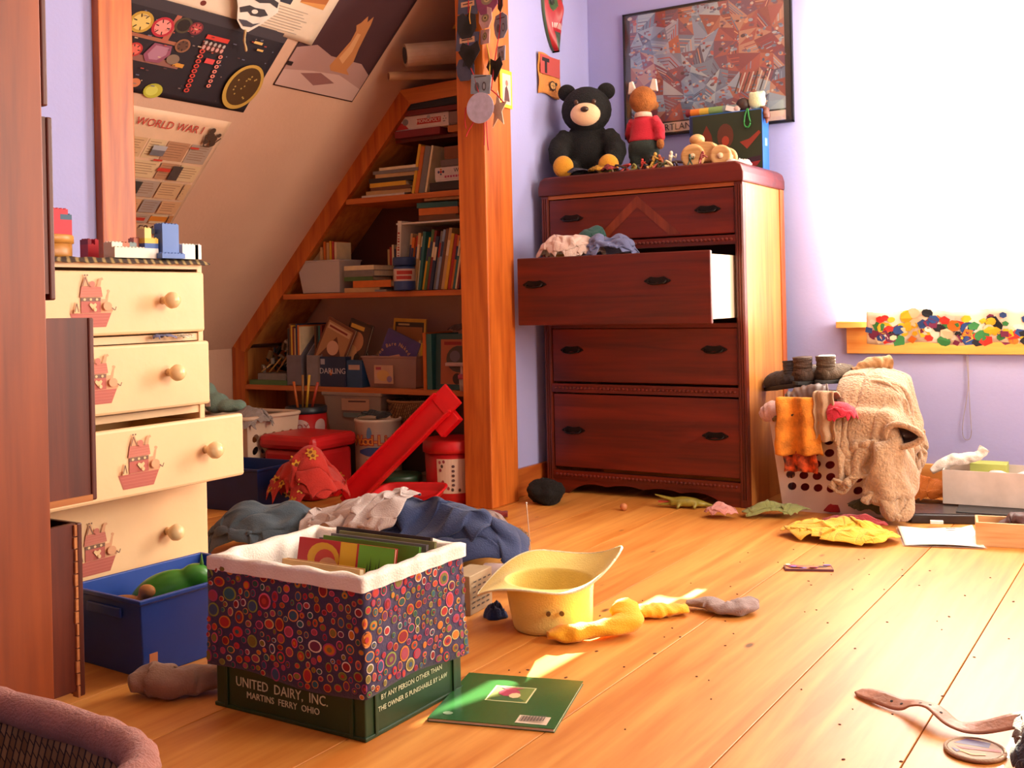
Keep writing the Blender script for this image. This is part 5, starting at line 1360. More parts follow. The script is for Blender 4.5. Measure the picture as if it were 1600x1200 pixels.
cloth('dark_drawer_clothes', 'dark green clothes inside the open cream drawer', 'clothes', (-2.2, 1.7, 0), (.34, .6), (.12, .22), .1, 5.9, fab('20302e'), base=.37, n=28)
sock('white_lace', 'white lace trailing from the open cream drawer', [(-2.11, 1.5, .50), (-2.08, 1.51, .522), (-2.06, 1.54, .51), (-2.07, 1.53, .50)], [.004, .006, .005, .003], fab('d0b8a8'), 1.0, cat='lace').location.z = .505
# ---------------------------------------------------------------- clothes in the open mahogany drawer
cloth('white_shirt', 'pinkish white shirt spilling from the open mahogany drawer', 'shirt', (-2.03, 3.685, 0), (.62, .42), (.155, .1), .15, 2.9, fab('dcc0b4', .05), base=.915, lumps=4)
cloth('blue_shirt', 'blue-grey shirt at the right in the open mahogany drawer', 'shirt', (-1.86, 3.69, 0), (.45, .36), (.12, .1), .12, 6.8, fab('6a6e96', .08), base=.91)
cloth('green_shirt', 'dark green cloth behind the white shirt in the drawer', 'shirt', (-1.99, 3.785, 0), (.26, .22), (.07, .05), .1, 5.2, fab('2c5450', .1), base=.98, n=26)

# ---------------------------------------------------------------- toys on top of the mahogany dresser
TZ = 1.2765
FUR = M('120f0e', .95, .3, 60, .8, 220, 0, 0)
t = thing('black_plush_bear', 'black plush bear with a cream muzzle and yellow feet on the dresser', 'plush toy', (-2.13, 4.03, TZ), .42)
mb = MB().ell((0, .02, .13), (.1, .085, .13)); soft_tube([(-.08, -.01, .19), (-.12, -.05, .12), (-.1, -.08, .05)], [.04, .042, .034], mb=mb, flat=1); soft_tube([(.08, -.01, .19), (.12, -.05, .12), (.1, -.08, .05)], [.04, .042, .034], mb=mb, flat=1)
for s_ in (-1, 1): soft_tube([(s_ * .05, .0, .04), (s_ * .07, -.06, .04), (s_ * .085, -.1, .04)], [.04, .038, .034], mb=mb, flat=1)
mb.build('body', FUR, t, remesh=.008)
MB().ell((0, -.01, .29), (.105, .095, .098)).build('head', FUR, t, smooth=True)
for s_ in (-1, 1):
    MB().ell((s_ * .082, .01, .37), (.038, .022, .036)).build('ear', FUR, t, smooth=True)
    MB().ell((s_ * .092, -.125, .045), (.042, .03, .045)).build('foot', fab('d8921c', .1, .5), t, smooth=True)
    MB().ell((s_ * .036, -.098, .31), (.01, .006, .011)).build('eye', M('4a2c1c', .2), t, smooth=True)
MB().ell((0, -.085, .262), (.062, .045, .048)).build('muzzle', fab('e8bc90', .05), t, smooth=True)
MB().ell((0, -.13, .275), (.017, .012, .012)).build('nose', M('3a2218', .3), t, smooth=True)
t = thing('fox_doll', 'fox doll in a red jacket and dark green trousers, seen from behind', 'doll', (-1.895, 4.08, TZ), 0)
FX = M('a8622a', .95, .25, 50, .7, 200)
for s_ in (-1, 1):
    MB().ell((s_ * .028, -.012, .018), (.022, .036, .018)).build('boot', M('2c2018', .5), t, smooth=True)
    MB().lathe([(.0001, .03), (.027, .03), (.027, .046), (.0001, .046)], 16, (s_ * .028, -.004, 0)).build('cuff', fab('d8962c'), t, smooth=True)
mb = MB().ell((0, 0, .125), (.068, .05, .05)); soft_tube([(-.03, 0, .12), (-.032, 0, .08), (-.028, 0, .045)], [.04, .034, .026], mb=mb, flat=1); soft_tube([(.03, 0, .12), (.032, 0, .08), (.028, 0, .045)], [.04, .034, .026], mb=mb, flat=1)
mb.build('trousers', fab('2c3630', .1), t, remesh=.006)
mb = MB().lathe([(.0001, .255), (.032, .252), (.05, .225), (.056, .18), (.066, .142), (.06, .142), (.0001, .16)], 24); 
for v in mb.v: v.y *= .75
soft_tube([(.045, 0, .235), (.075, -.01, .19), (.082, -.02, .14)], [.022, .022, .018], mb=mb, flat=1); soft_tube([(-.045, 0, .235), (-.07, .02, .19), (-.07, .05, .15)], [.022, .022, .018], mb=mb, flat=1)
mb.build('jacket', fab('c41c30', .08), t, remesh=.005)
MB().lathe([(.02, .245), (.038, .243), (.034, .262), (.02, .266)], 20).build('collar', fab('e0b8a0'), t, smooth=True)
MB().ell((.083, -.022, .125), (.016, .016, .022)).build('paw', FX, t, smooth=True)
mb = MB().ell((0, 0, .315), (.058, .052, .058)).ell((.02, .05, .3), (.024, .04, .022)); mb.build('head', FX, t, remesh=.006)
for s_ in (-1, 1):
    MB().prism([(s_ * .028, .352), (s_ * .066, .345), (s_ * .06, .395), (s_ * .045, .398)], -.004, .01).build('ear', fab('e8d8c4'), t, bevel=.003)
t = thing('upright_game_box', 'upright boxed game with a dark green front and blue side', 'game box', (-1.585, 4.19, TZ))
box(-.155, .155, 0, .075, 0, .245).build('box', M('1f62b8', .4, .05), t, bevel=.002)
P = Print(lambda a, b, k: Vector((a, -k, b))); P.r(-.152, .003, .152, .242, '26301c'); P.r(-.152, .003, -.14, .242, '1c2850'); P.p([(-.1, .16), (-.08, .2), (-.06, .16), (-.05, .11), (-.07, .12)], '702818'); P.o(.0, .15, .035, .05, '5a2c1c', 14); P.o(.0, .13, .016, .02, 'a03820', 10)
P.p([(.06, .12), (.1, .13), (.14, .16), (.148, .15), (.11, .11), (.09, .09)], '8a3020'); P.p([(.03, .02), (.14, .03), (.148, .06), (.1, .055)], '30142c'); P.p([(.02, .012), (.13, .02), (.145, .04), (.06, .03)], '8a1c24'); P.build('printed_front', t)
box(.1555, .1562, .02, .05, .1, .13).build('side_mark', M('78a8e0', .5), t)
tu = thing('crayon_tube', 'long orange and yellow striped tube lying on the upright game box', 'tube', (-1.6, 4.215, TZ + .262), rot=(0, pi / 2, .0))
for a, b, c in ((-.16, -.14, '7a2430'), (-.14, -.1, 'd87828'), (-.1, -.06, 'd8b040'), (-.06, .0, '7a9a5a'), (.0, .07, '7a8484')):
    MB().tube([(0, 0, a), (0, 0, b)], .0155, 16).build('band', M(c, .4), tu)
t = thing('brown_ball_toy', 'small brown round toy on the upright game box', 'toy', (-1.52, 4.225, TZ + .245))
MB().ell((0, 0, .028), (.03, .028, .028)).build('ball', M('3a2218', .5, .4, 60), t, smooth=True); MB().ell((-.02, -.02, .012), (.014, .012, .012)).build('paw', M('c8a8a0', .5), t, smooth=True)
t = thing('white_plush_toy', 'white and green soft toy on the right of the upright game box', 'plush toy', (-1.462, 4.225, TZ + .245))
mb = MB().ell((0, 0, .038), (.036, .03, .038)).ell((-.024, 0, .065), (.012, .01, .012)).ell((.024, 0, .065), (.012, .01, .012)); mb.build('body', fab('e2e8b8', .1, .4), t, remesh=.005)
tag(MB().tube(crom([(-1.49, 4.186, TZ + .25), (-1.5, 4.184, TZ + .22), (-1.502, 4.183, TZ + .185), (-1.488, 4.183, TZ + .175), (-1.478, 4.183, TZ + .19), (-1.484, 4.184, TZ + .22), (-1.488, 4.186, TZ + .25)], 30), .0032, 8).build('green_loop', M('2c8a3c', .4), smooth=True), 'green plastic loop dangling over the front of the game box', 'toy')
sock('brown_glove', 'brown rubber hand hanging over the blue side of the game box', [(-1.44, 4.22, TZ + .255), (-1.424, 4.21, TZ + .25), (-1.416, 4.205, TZ + .215), (-1.418, 4.205, TZ + .19)], [.012, .014, .014, .004], M('6a3424', .4), 1.5, cat='toy').location.z = TZ + .185
tag(box(-.03, .03, -.002, .002, 0, .02).build('white_card', WHITE, loc=(-1.558, 4.2, TZ + .247), rot=(.1, .3, 0)), 'white card scrap beside the striped tube', 'card')
t = thing('wooden_toy_car', 'pale wooden toy car with big round wheels on the dresser edge', 'toy car', (-1.58, 4.0, TZ), .1)
WD = wood('c08a50', 'e0b078', 0, .5, 2)
mb = MB().prism([(-.085, .025), (.085, .025), (.09, .05), (.05, .062), (.02, .1), (-.04, .108), (-.085, .09), (-.095, .05)], -.03, .03); mb.build('body', WD, t, bevel=.008)
mx_ = Matrix.Rotation(pi / 2, 4, 'X')
for (wx, r) in ((.055, .042), (-.055, .048)):
    for y_ in (-.036, .05):
        w_ = MB().lathe([(.0001, -.008), (r * .8, -.01), (r, -.006), (r, .006), (r * .8, .01), (r * .6, .007), (.0001, .008)], 28, (wx, y_, r), mx_).build('wheel', WD, t, smooth=True)
        MB().lathe([(.0001, 0), (.012, 0), (.011, .006), (.0001, .007)], 14, (wx, y_ - .008, r), mx_).build('hub', M('e8c8a0', .5), w_, smooth=True)
MB().ell((-.045, -.01, .115), (.03, .03, .022)).build('fender', WD, t, smooth=True)
# tangle of small things along the front edge of the dresser top
RS = random.Random(17)
def figure(name, label, x, y, c, h, lean):
    t = thing(name, label, 'toy figure', (x, y, TZ), RS.uniform(-1, 1), 'small plastic figures along the dresser front')
    m = M(c, .4)
    mb = MB().ell((lean * h, 0, h * .9), (h * .1, h * .1, h * .12), n=10, k=8).tube([(0, 0, h * .42), (lean * h * .8, 0, h * .8)], [h * .09, h * .12], 10)
    for s_ in (-1, 1):
        mb.tube([(0, s_ * h * .06, h * .45), (s_ * h * .12, s_ * h * .1, h * .22), (s_ * h * .08, s_ * h * .11, 0)], [h * .07, h * .055, h * .05], 8)
        mb.tube([(lean * h * .7, s_ * h * .1, h * .75), (lean * h + h * .14, s_ * h * .2, h * .62), (lean * h + h * .25, s_ * h * .14, h * (.72 + .1 * s_))], [h * .05, h * .045, h * .04], 8)
    mb.build('body', m, t, smooth=True)
figs = [('c83a28', 'red'), ('2c2420', 'black'), ('c89a40', 'gold'), ('7a7a40', 'olive'), ('a85028', 'rust'), ('d8c8b0', 'pale'), ('3a4a38', 'dark green'), ('8a3028', 'maroon')]
for i, (c, nm) in enumerate(figs):
    figure('toy_figure', '%s small plastic figure among the clutter on the dresser front' % nm, -1.82 + i * .022 if i < 6 else -1.62 + (i - 6) * .035, 3.9 + .015 * (i % 2), c, .05 + .02 * (i % 3) / 2, RS.uniform(-.3, .3))
for i in range(12):
    x = -2.0 + i * .03; c = ['b89048', '6a6a30', 'c8b088', '3a2c20', 'c04030', '8a8a48', '2a2a30', 'd0a060', 'a83a28', '5a5a38', 'd8c090', '402820'][i]
    nm = ['brass', 'olive', 'ivory', 'dark brown', 'scarlet', 'moss', 'black', 'honey', 'brick red', 'khaki', 'bone', 'chocolate'][i]
    pts = [(x + RS.uniform(-.03, .03), 3.868 + RS.uniform(0, .035), TZ + RS.uniform(.004, .03)) for q in range(6)]
    pts[0] = pts[0][:2] + (TZ + .004,); pts[-1] = pts[-1][:2] + (TZ + .004,)
    tag(MB().tube(crom(pts, 30), .0045, 8).build('cord_scrap', M(c, .5), smooth=True), '%s cord scrap in the tangle along the dresser front' % nm, 'cord', 'cord scraps on the dresser')
RAG = [('striped_scarf', 'black and white striped cloth at the feet of the plush bear', -2.09, .06, '3a3a48', .05), ('yellow_ribbon', 'yellow and black ribbon heap beside the striped cloth', -2.0, .05, 'a87a1c', .06), ('maroon_scrap', 'maroon cloth scrap beside the yellow ribbon', -1.95, .04, '7a2420', .055)]
for i, (n_, l_, x, r, c, h) in enumerate(RAG):
    cloth(n_, l_, 'cloth', (x, 3.875, 0), (r * 3, .1), (r, .035), h * .7, 2.3 + i, M(c, .85, .7, 60, .3, 200), base=TZ, n=24, thick=.002)
heap('paper_scrap_white', 'white paper scrap on the right of the dresser top', 'paper', (-1.46, 3.98, TZ), .05, .04, .025, 9.3, M('e0d0cc', .8), flat=True, n=32, m=8)

# ---------------------------------------------------------------- quilt picture, mask, pennant, garland
t = thing('quilt_picture', 'black framed poster of a patchwork quilt on the back wall', 'picture', (-1.73, 4.358, 1.755))
w, h = .378, .275
box(-w + .008, w - .008, -.008, 0, -h + .008, h - .008).build('backing', M('2c2422', .6), t)
FRM = M('17161a', .3)
for (a, b, c, d) in ((-w, w, -h, -h + .009), (-w, w, h - .009, h), (-w, -w + .009, -h, h), (w - .009, w, -h, h)): box(a, b, -.016, 0, c, d).build('frame_rail', FRM, t, bevel=.001)
P = Print(lambda a, b, k: Vector((a, -.008 - k, b)), .000002)
P.r(-.345, -.215, .345, .262, '566070')
RQ = random.Random(9)
qc = ['7888a0', '8a98a8', '5c6c84', '6a4a5c', '8a3a44', 'a85048', '98a4ac', '484860', 'c08868', '7a5868', '9a4a3c', '64788c', '402c38', 'b8a898']
# irregular triangles and quads fitted together
NX, NY = 12, 8
gp = [[(-.345 + .69 * i / NX + (RQ.uniform(-.022, .022) if 0 < i < NX else 0), -.215 + .477 * j / NY + (RQ.uniform(-.02, .02) if 0 < j < NY else 0)) for i in range(NX + 1)] for j in range(NY + 1)]
def motif(p0, p1, p2, c):
    P.p([p0, p1, p2], c)
    k = RQ.random()
    L = lambda a, b, f: (a[0] + (b[0] - a[0]) * f, a[1] + (b[1] - a[1]) * f)
    if k < .35:
        for q in range(4):
            f = .15 + q * .2; a, b = L(p0, p1, f), L(p0, p2, f); P.line([a, b], .004, RQ.choice(qc))
    elif k < .9:
        cx = (p0[0] + p1[0] + p2[0]) / 3; cy = (p0[1] + p1[1] + p2[1]) / 3
        for q in range(5):
            P.o(cx + RQ.uniform(-.014, .014), cy + RQ.uniform(-.014, .014), RQ.uniform(.004, .012), RQ.uniform(.003, .008), RQ.choice(qc), 7)
for j in range(NY):
    for i in range(NX):
        a, b, c, d = gp[j][i], gp[j][i + 1], gp[j + 1][i + 1], gp[j + 1][i]
        warm = (i > 6 and j > 2) or (i < 3 and 1 < j < 4) or RQ.random() < .25
        pick = lambda: RQ.choice(['7a3a44', '944c48', 'a87a68', '84443c', '6c4458', '9a5c4c']) if warm else RQ.choice(qc[:4] + ['8a98a8', '98a4ac', '64788c', '484860'])
        if RQ.random() < .5: motif(a, b, c, pick()); motif(a, c, d, pick())
        else: motif(a, b, d, pick()); motif(b, c, d, pick())
for q in range(8): P.line([(.13 + q * .018, -.13), (.16 + q * .018, -.05)], .005, 'c8bcae' if q % 2 else '3a3438')
P.r(-.345, -.262, .345, -.222, 'd8b8a8'); P.build('quilt_print', t)
text('HEARTLAND', .040, M('4a3c40', .6), t, (-.15, -.0128, -.243), (pi / 2, 0, 0))
gmat, ggn, gg = _new('picture_glass')
ggn.nodes.remove(gg); tr2 = ggn.nodes.new('ShaderNodeBsdfTransparent'); gl2 = ggn.nodes.new('ShaderNodeBsdfGlossy'); gl2.inputs['Roughness'].default_value = .08; m2 = ggn.nodes.new('ShaderNodeMixShader'); m2.inputs[0].default_value = .06
ggn.links.new(tr2.outputs[0], m2.inputs[1]); ggn.links.new(gl2.outputs[0], m2.inputs[2]); ggn.links.new(m2.outputs[0], ggn.nodes['Material Output'].inputs[0])
box(-w + .009, w - .009, -.0142, -.0138, -h + .009, h - .009).build('glass', gmat, t)

t = thing('carved_mask', 'red and green painted carved mask on the lavender wall', 'mask', (-2.289, 4.03, 1.98))
def maskf(u, v):
    a = -.5 + u; z = .17 - .32 * v; wv_ = .095 * (math.sin(pi * min(1, .16 + v * .86)) ** .6) * (1 - .25 * v)
    dep = .036 * (math.cos(a * pi) ** .6 if abs(a) < .5 else 0) + .024 * math.exp(-(a * 9) ** 2) * math.exp(-((v - .45) * 6) ** 2) - .012 * math.exp(-((abs(a) - .22) * 12) ** 2 - ((v - .34) * 12) ** 2) - .012 * math.exp(-(a * 5) ** 2 - ((v - .72) * 16) ** 2)
    return (max(.001, dep), a * 2 * wv_, z)
def maskc(u, v):
    a = abs(u - .5)
    if (a - .22) ** 2 * 4 + (v - .34) ** 2 * 4 < .016: return '1c2018'
    if (a - .22) ** 2 * 4 + (v - .34) ** 2 * 4 < .07: return '3c5a34'
    if abs(v - .66) < .035 and a < .3 and int(u * 34) % 2: return 'd8ccc0'
    if abs(v - .2) < .03 and int(u * 30) % 2: return 'd8ccc0'
    if v > .72 and a < .2: return '3a4a34'
    if v < .1 or a > .44: return '40503c'
    return 'a81c26'
MB().grid(maskf, 40, 48, col=maskc).build('carving', attr_mat('mask_paint', .35), t, smooth=True)
MB().tube([(.004, 0, .165), (.004, 0, .2)], .0015, 6).build('hanging_loop', M('6a5a4a', .7), t)
t = thing('pennant', 'small orange cloth banner with a T and a turtle on the wall', 'banner', (-2.287, 3.985, 1.73))
def pen(u, v): return (.003 + .006 * math.sin(v * 5 + u * 3) ** 2, -.09 + .18 * u, -.09 + .17 * v + .006 * math.sin(u * 6))
MB().grid(pen, 16, 16).build('cloth', fab('d8883c', .08, .5), t, smooth=True, solid=.002)
P = Print(lambda a, b, k: Vector((.0115 + k, a, b)), .0003, 0)
P.r(-.08, -.005, .084, .075, 'b84a44'); P.r(-.066, .048, -.006, .064, '2a1c1c'); P.r(-.045, .0, -.026, .05, '2a1c1c')
P.o(.02, -.045, .026, .02, '2c2018'); P.o(.02, -.045, .021, .015, 'd8a058'); P.line([(.005, -.045), (.035, -.045)], .002, '2c2018'); P.line([(.02, -.06), (.02, -.03)], .002, '2c2018'); P.o(.046, -.035, .009, .007, '2c2018'); P.line([(.0, -.06), (-.008, -.07)], .005, '2c2018'); P.line([(.036, -.06), (.044, -.07)], .005, '2c2018'); P.line([(-.004, -.04), (-.014, -.045)], .004, '2c2018')
P.build('emblem', t)

ga = thing('paper_garland', 'garland of paper cut-outs and ribbons hanging down the post', 'garland', (-2.24, 3.40, 1.6))
def cut(y, x, z, pts, col, ry=0.0, name='paper_cutout', marks=None, s=1.0):
    """a stiff paper shape in the garland, a few millimetres thick"""
    m = Matrix.Translation((x + 2.24 - 2.24 + 0, y, z)) @ Matrix.Rotation(ry, 4, 'Z')
    s = s * 1.25
    o = MB().prism([(a * s, b * s) for a, b in pts], -.0012, .0012, m=m).build(name, M(col, .8, .15, 40), ga)
    if marks:
        P = Print(lambda a, b, k: m @ Vector((a * s, -.0012 - k, b * s))); marks(P); P.build('drawing', o)
    return o
hexa = [(-.03, -.018), (-.02, -.034), (.012, -.036), (.032, -.016), (.03, .02), (.008, .034), (-.024, .03), (-.034, .008)]
leaf = [(-.028, .03), (-.03, -.01), (-.016, -.034), (.014, -.034), (.03, -.008), (.028, .028), (.008, .036), (0, .026), (-.01, .036)]
rect = [(-.034, -.022), (.03, -.03), (.036, .018), (-.03, .028)]
heart = [(0, -.036), (.034, .006), (.026, .03), (.004, .02), (-.02, .032), (-.034, .01)]
def lettering_strip(P): P.r(-.022, -.005, .022, .009, 'c89878'); P.line([(-.016, .002), (.016, .003)], .003, '3a2828')
def scratch(P):
    for q in range(7): P.line([(-.02 + q * .006, -.026), (.004 + (q - 3) * .003, .012)], .0025, '0e0c0c')
def swirl(P):
    P.line([(-.02, .02), (.02, .018)], .003, '4a4448'); P.o(-.012, -.006, .008, .012, '5c5860', 10); P.o(.012, -.008, .007, .012, '4a444c', 10); P.o(.012, -.008, .004, .008, '98a0b0', 8)
def eyes(P): P.o(0, 0, .018, .014, '8a7a68', 12); P.o(0, 0, .01, .008, 'b8a878', 10); P.o(0, 0, .004, .004, '2a2020', 8)
cut(-.01, -.045, .295, rect, '4a4a60', marks=lettering_strip, s=1.1)
cut(-.014, -.05, .215, leaf, '241f24', .1, marks=scratch, s=1.1); cut(-.012, -.05, .16, rect, '4c4a62', .05, marks=lettering_strip, s=1.2)
cut(-.018, -.038, .105, heart, '231e22', -.1, marks=scratch, s=1.25); cut(-.012, -.06, .055, hexa, '46445a', .0)
cut(-.016, .045, .30, hexa, '8a4468', -.1, marks=eyes, s=1.25); cut(-.014, .035, .232, leaf, 'c8a0a4', -.2, marks=eyes, s=.9); cut(-.012, .03, .165, rect, 'd0a8ac', -.5, marks=eyes, s=.85)
cut(.02, .08, .31, [(-.016, .04), (.016, .04), (.018, -.03), (0, -.045), (-.018, -.03)], '26242c', -.6); cut(.03, .075, .208, hexa, '8894aa', -.4, marks=swirl, s=1.1); cut(.05, .06, .11, rect, '9aa8c4', -.6, marks=swirl, s=.9)
cut(.01, .055, .045, heart, '231c1e', -.3, marks=scratch, s=1.1); cut(-.018, .01, -.01, rect, '8c98a8', -.1, marks=swirl, s=1.15)
disc = oval(0, 0, .048, .046, 32); cut(-.022, .008, -.1, disc, 'b9aec6', .0, 'paper_disc')
star = [(.045 * (1 if q % 2 == 0 else .42) * math.sin(q * pi / 5), .045 * (1 if q % 2 == 0 else .42) * math.cos(q * pi / 5)) for q in range(10)]
cut(.012, .065, -.11, star, 'e0cdb4', -.5, 'paper_star', s=1.3)
for i, (p, c) in enumerate((([(-.04, -.012, .31), (-.045, -.012, .1), (-.02, -.014, .02), (0, -.018, -.04)], 'b81c28'), ([(.04, -.012, .3), (.03, -.012, .18), (.045, -.006, .06), (.03, -.012, -.05)], 'c8a030'), ([(.08, .02, .3), (.07, .03, .2), (.055, .02, .1), (.045, 0, -.03)], 'b81c28'), ([(-.02, -.016, -.14), (-.05, -.018, -.18), (-.06, -.02, -.2)], 'b81c28'), ([(.02, -.016, -.14), (.022, -.018, -.2), (.02, -.018, -.24)], 'b81c28'), ([(.03, -.016, -.14), (.034, -.018, -.22), (.038, -.018, -.26)], 'c02430'), ([(.045, -.014, -.03), (.08, -.014, -.06), (.105, -.012, -.09)], 'c02430'), ([(-.03, -.013, .29), (-.035, -.016, .25), (-.032, -.015, .22)], 'd08828'), ([(-.06, -.016, -.09), (-.066, -.016, -.14), (-.06, -.018, -.17)], 'b81c28'))):
    MB().tube(crom(p, 16), .0024, 6).build('ribbon', M(c, .6), ga, smooth=True)
t = thing('yellow_card', 'yellow-bordered picture card behind the paper garland', 'card', (-2.232, 3.56, 1.6))
box(0, .004, -.045, .04, -.075, .07).build('card', M('e0bc28', .6), t)
P = Print(lambda a, b, k: Vector((.004 + k, a, b))); P.r(-.03, -.062, .03, .055, 'e0c0b0'); P.p([(-.02, -.05), (-.012, 0), (0, .01), (.012, -.01), (.02, -.05)], '5a2c2c'); P.o(0, .02, .01, .012, 'b86a5a', 8); P.build('drawing', t)

# ---------------------------------------------------------------- under and around the mahogany dresser
mb = MB().ell((0, 0, .045), (.075, .062, .05), n=40, k=28)
for v in mb.v:
    d = (v - Vector((0, 0, .045))); v += d * (.28 * nz(d.x * 24, d.y * 24, d.z * 24) + .12 * nz(d.x * 70, d.y * 70, d.z * 70)); v.z = max(v.z, .001)
tag(mb.build('black_furry_cap', FUR, loc=(-2.11, 3.6, 0), smooth=True), 'black furry cap on the floor by the dresser corner', 'cap')
t = thing('toy_crocodile', 'yellow-green toy crocodile under the dresser', 'toy', (-1.62, 3.735, 0), .35)
mb = MB(); soft_tube([(-.035, 0, .02), (0, 0, .024), (.045, 0, .022), (.09, .01, .014), (.13, .0, .008)], [.018, .024, .022, .012, .004], mb=mb, flat=.8, wr=.05)
mb.tube([(-.02, 0, .03), (-.055, 0, .038), (-.095, 0, .05)], [.016, .013, .006], 10, .5); mb.tube([(-.02, 0, .018), (-.055, 0, .014), (-.085, 0, .01)], [.014, .011, .005], 10, .5)
for lx in (0, .06):
    for s_ in (-1, 1): mb.tube([(lx, s_ * .015, .02), (lx - .01, s_ * .032, .004)], [.009, .006], 8)
mb.build('body', M('8a7a28', .4, .35, 40), t, remesh=.004)
box(-.08, -.04, -.005, .005, .021, .027).build('mouth', M('a83a28', .5), t)
tag(MB().ell((0, 0, .014), (.014, .014, .014)).build('rubber_ball', M('c07848', .5), loc=(-1.785, 3.60, 0), smooth=True), 'small orange ball on the floor before the dresser', 'ball')
cloth('pink_sock', 'pink rolled sock on the floor at the dresser corner', 'sock', (-1.42, 3.63, 0), (.22, .17), (.065, .05), .055, 7.9, fab('c8847c'), n=28)
cloth('sage_cloth', 'sage green cloth on the floor before the laundry basket', 'cloth', (-1.25, 3.73, 0), (.42, .22), (.135, .06), .055, 4.9, fab('878a50', .1), rotz=.5, lumps=4)

# ---------------------------------------------------------------- right-hand laundry basket and its pile
LB = laundry_basket('laundry_basket', 'white laundry basket heaped with clothes under the window', (-1.1, 4.03, 0), .03, .42, .4, .345, .035, 'd9c0b0', 7, 5)
heap('red_blanket', 'red blanket inside the white laundry basket', 'blanket', (-1.1, 4.03, .008), .165, .155, .3, 3.6, fab('98181c'), flat=True, n=48, m=14)
FLE = M('b9936f', .95, .2, 90, 1.0, 130, 0, .4)
# fleece coat over the right of the basket: body of the heap, hanging front, and a sleeve with an open cuff
fl = thing('fleece_coat', 'tan fleece coat hanging over the right side of the laundry basket', 'coat', (-.99, 4.0, 0))
def basket_ground(X, Y):
    # the basket and its load as a support: flat top inside, steep sides, floor outside (local to the coat)
    dx = np.maximum(0, np.maximum(-.32 - X, X - .118)); dy = np.maximum(0, np.maximum(-.192 - Y, Y - .2)); d = np.sqrt(dx ** 2 + dy ** 2)
    top = .37 + .13 * np.clip(1 - ((X + .0) / .2) ** 2 - ((Y - .05) / .2) ** 2, 0, None) ** .5
    return np.clip(top - d * 7, 0, None)
cloth('body', None, None, (.075, -.12, 0), (.66, .92), (.2, .28), .02, 6.1, FLE, thick=.014, parent=fl, contain=True, spread=1.1, lumps=1, n=56, steps=150, cap=.6, ground=lambda X, Y: basket_ground(X + .075, Y - .12))
cc = Vector((.165, -.225, .3)); md = Vector((-.15, -1, -.05)).normalized(); ax = md.cross(Vector((0, 0, 1))).normalized(); uz = ax.cross(md)
mb = MB().tube([cc + ax * .06 * math.cos(q * pi / 16) + uz * (.036 + .012 * math.cos(q * pi / 16)) * math.sin(q * pi / 16) for q in range(33)], .011, 10, cap=False); mb.build('cuff', FLE, fl, smooth=True)
mb = MB().grid(lambda u, v: cc - md * .03 * (1 - (2 * v - 1) ** 2 if v < .5 else 1) * min(1, (1 - v) * 2) + (ax * .058 * math.cos(2 * pi * u) + uz * (.035 + .012 * math.cos(2 * pi * u)) * math.sin(2 * pi * u)) * max(.02, v), 32, 6, cu=True); mb.build('sleeve_shade', fab('4a342e'), fl, smooth=True)  # dark disc: shade inside the open cuff put into its colour
cloth('olive_trousers', 'olive trousers trailing from the basket to the floor', 'trousers', (-.95, 3.87, 0), (.34, .26), (.11, .08), .09, 5.6, fab('4c4822'), n=30)
def hang(name, label, cat, x0, x1, y, ztop, zbot, mat, seed, folds=3, amp=.016, taper=0.0):
    """cloth hanging over the basket rim: comes from inside, over the edge, down the front"""
    def fn(u, v):
        f = amp * math.sin(u * folds * 2 * pi + seed) + .012 * nz(u * 4 + seed, v * 4, seed)
        x = x0 + (x1 - x0) * u + taper * v * (u - .5)
        if v < .25: t_ = v / .25; return (x, y + .1 * (1 - t_), ztop - .05 * (1 - t_) ** 2 + .01 * f)
        t_ = (v - .25) / .75
        return (x + .01 * nz(v * 5, seed), y - .012 - f * .6 - .01 * math.sin(t_ * pi), ztop - (ztop - zbot) * t_ + .02 * nz(u * 3, seed, 2) * t_)
    return tag(MB().grid(fn, 40, 36).build(name, mat, smooth=True, solid=.005), label, cat)
hang('orange_towel', 'orange printed cloth hanging over the front of the laundry basket', 'cloth', -1.25, -1.115, 3.79, .415, .215, M('cc7a20', .9, .35, 26, .4, 200), 1.0, 1.6, .02, .03)
hang('flame_cloth', 'orange and black patterned hem below the orange cloth', 'cloth', -1.245, -1.125, 3.822, .34, .15, M('b8481c', .85, .9, 45, .3, 200), 2.0, 2)
hang('beige_shirt', 'beige cloth hanging beside the orange cloth on the basket', 'shirt', -1.125, -1.055, 3.79, .44, .27, fab('b08c6c'), 3.0, 1.6)
cloth('crimson_rag', 'crimson rag tucked beside the fleece coat', 'cloth', (-1.035, 3.785, 0), (.24, .2), (.06, .05), .1, 2.4, fab('c01c34'), base=.33, n=28)
cloth('brown_bundle', 'brown patterned clothes on top of the laundry basket', 'clothes', (-1.15, 4.0, 0), (.55, .5), (.18, .16), .12, 9.6, M('6a5040', .9, .5, 30, .4, 200), base=.33, lumps=4)
sock('pink_towel', 'pale pink towel rolled at the left rim of the basket', [(-1.33, 3.86, .345), (-1.29, 3.84, .36), (-1.24, 3.83, .35)], [.028, .042, .026], fab('d0a49c'), 2.2, flat=.9, cat='towel').location.z = .315
sock('striped_scarf_roll', 'black and tan striped cloth on the front rim of the basket', [(-1.28, 3.81, .33), (-1.23, 3.8, .345), (-1.18, 3.8, .36)], [.015, .025, .018], M('6a5030', .9, .8, 70), 5.2, cat='cloth').location.z = .325
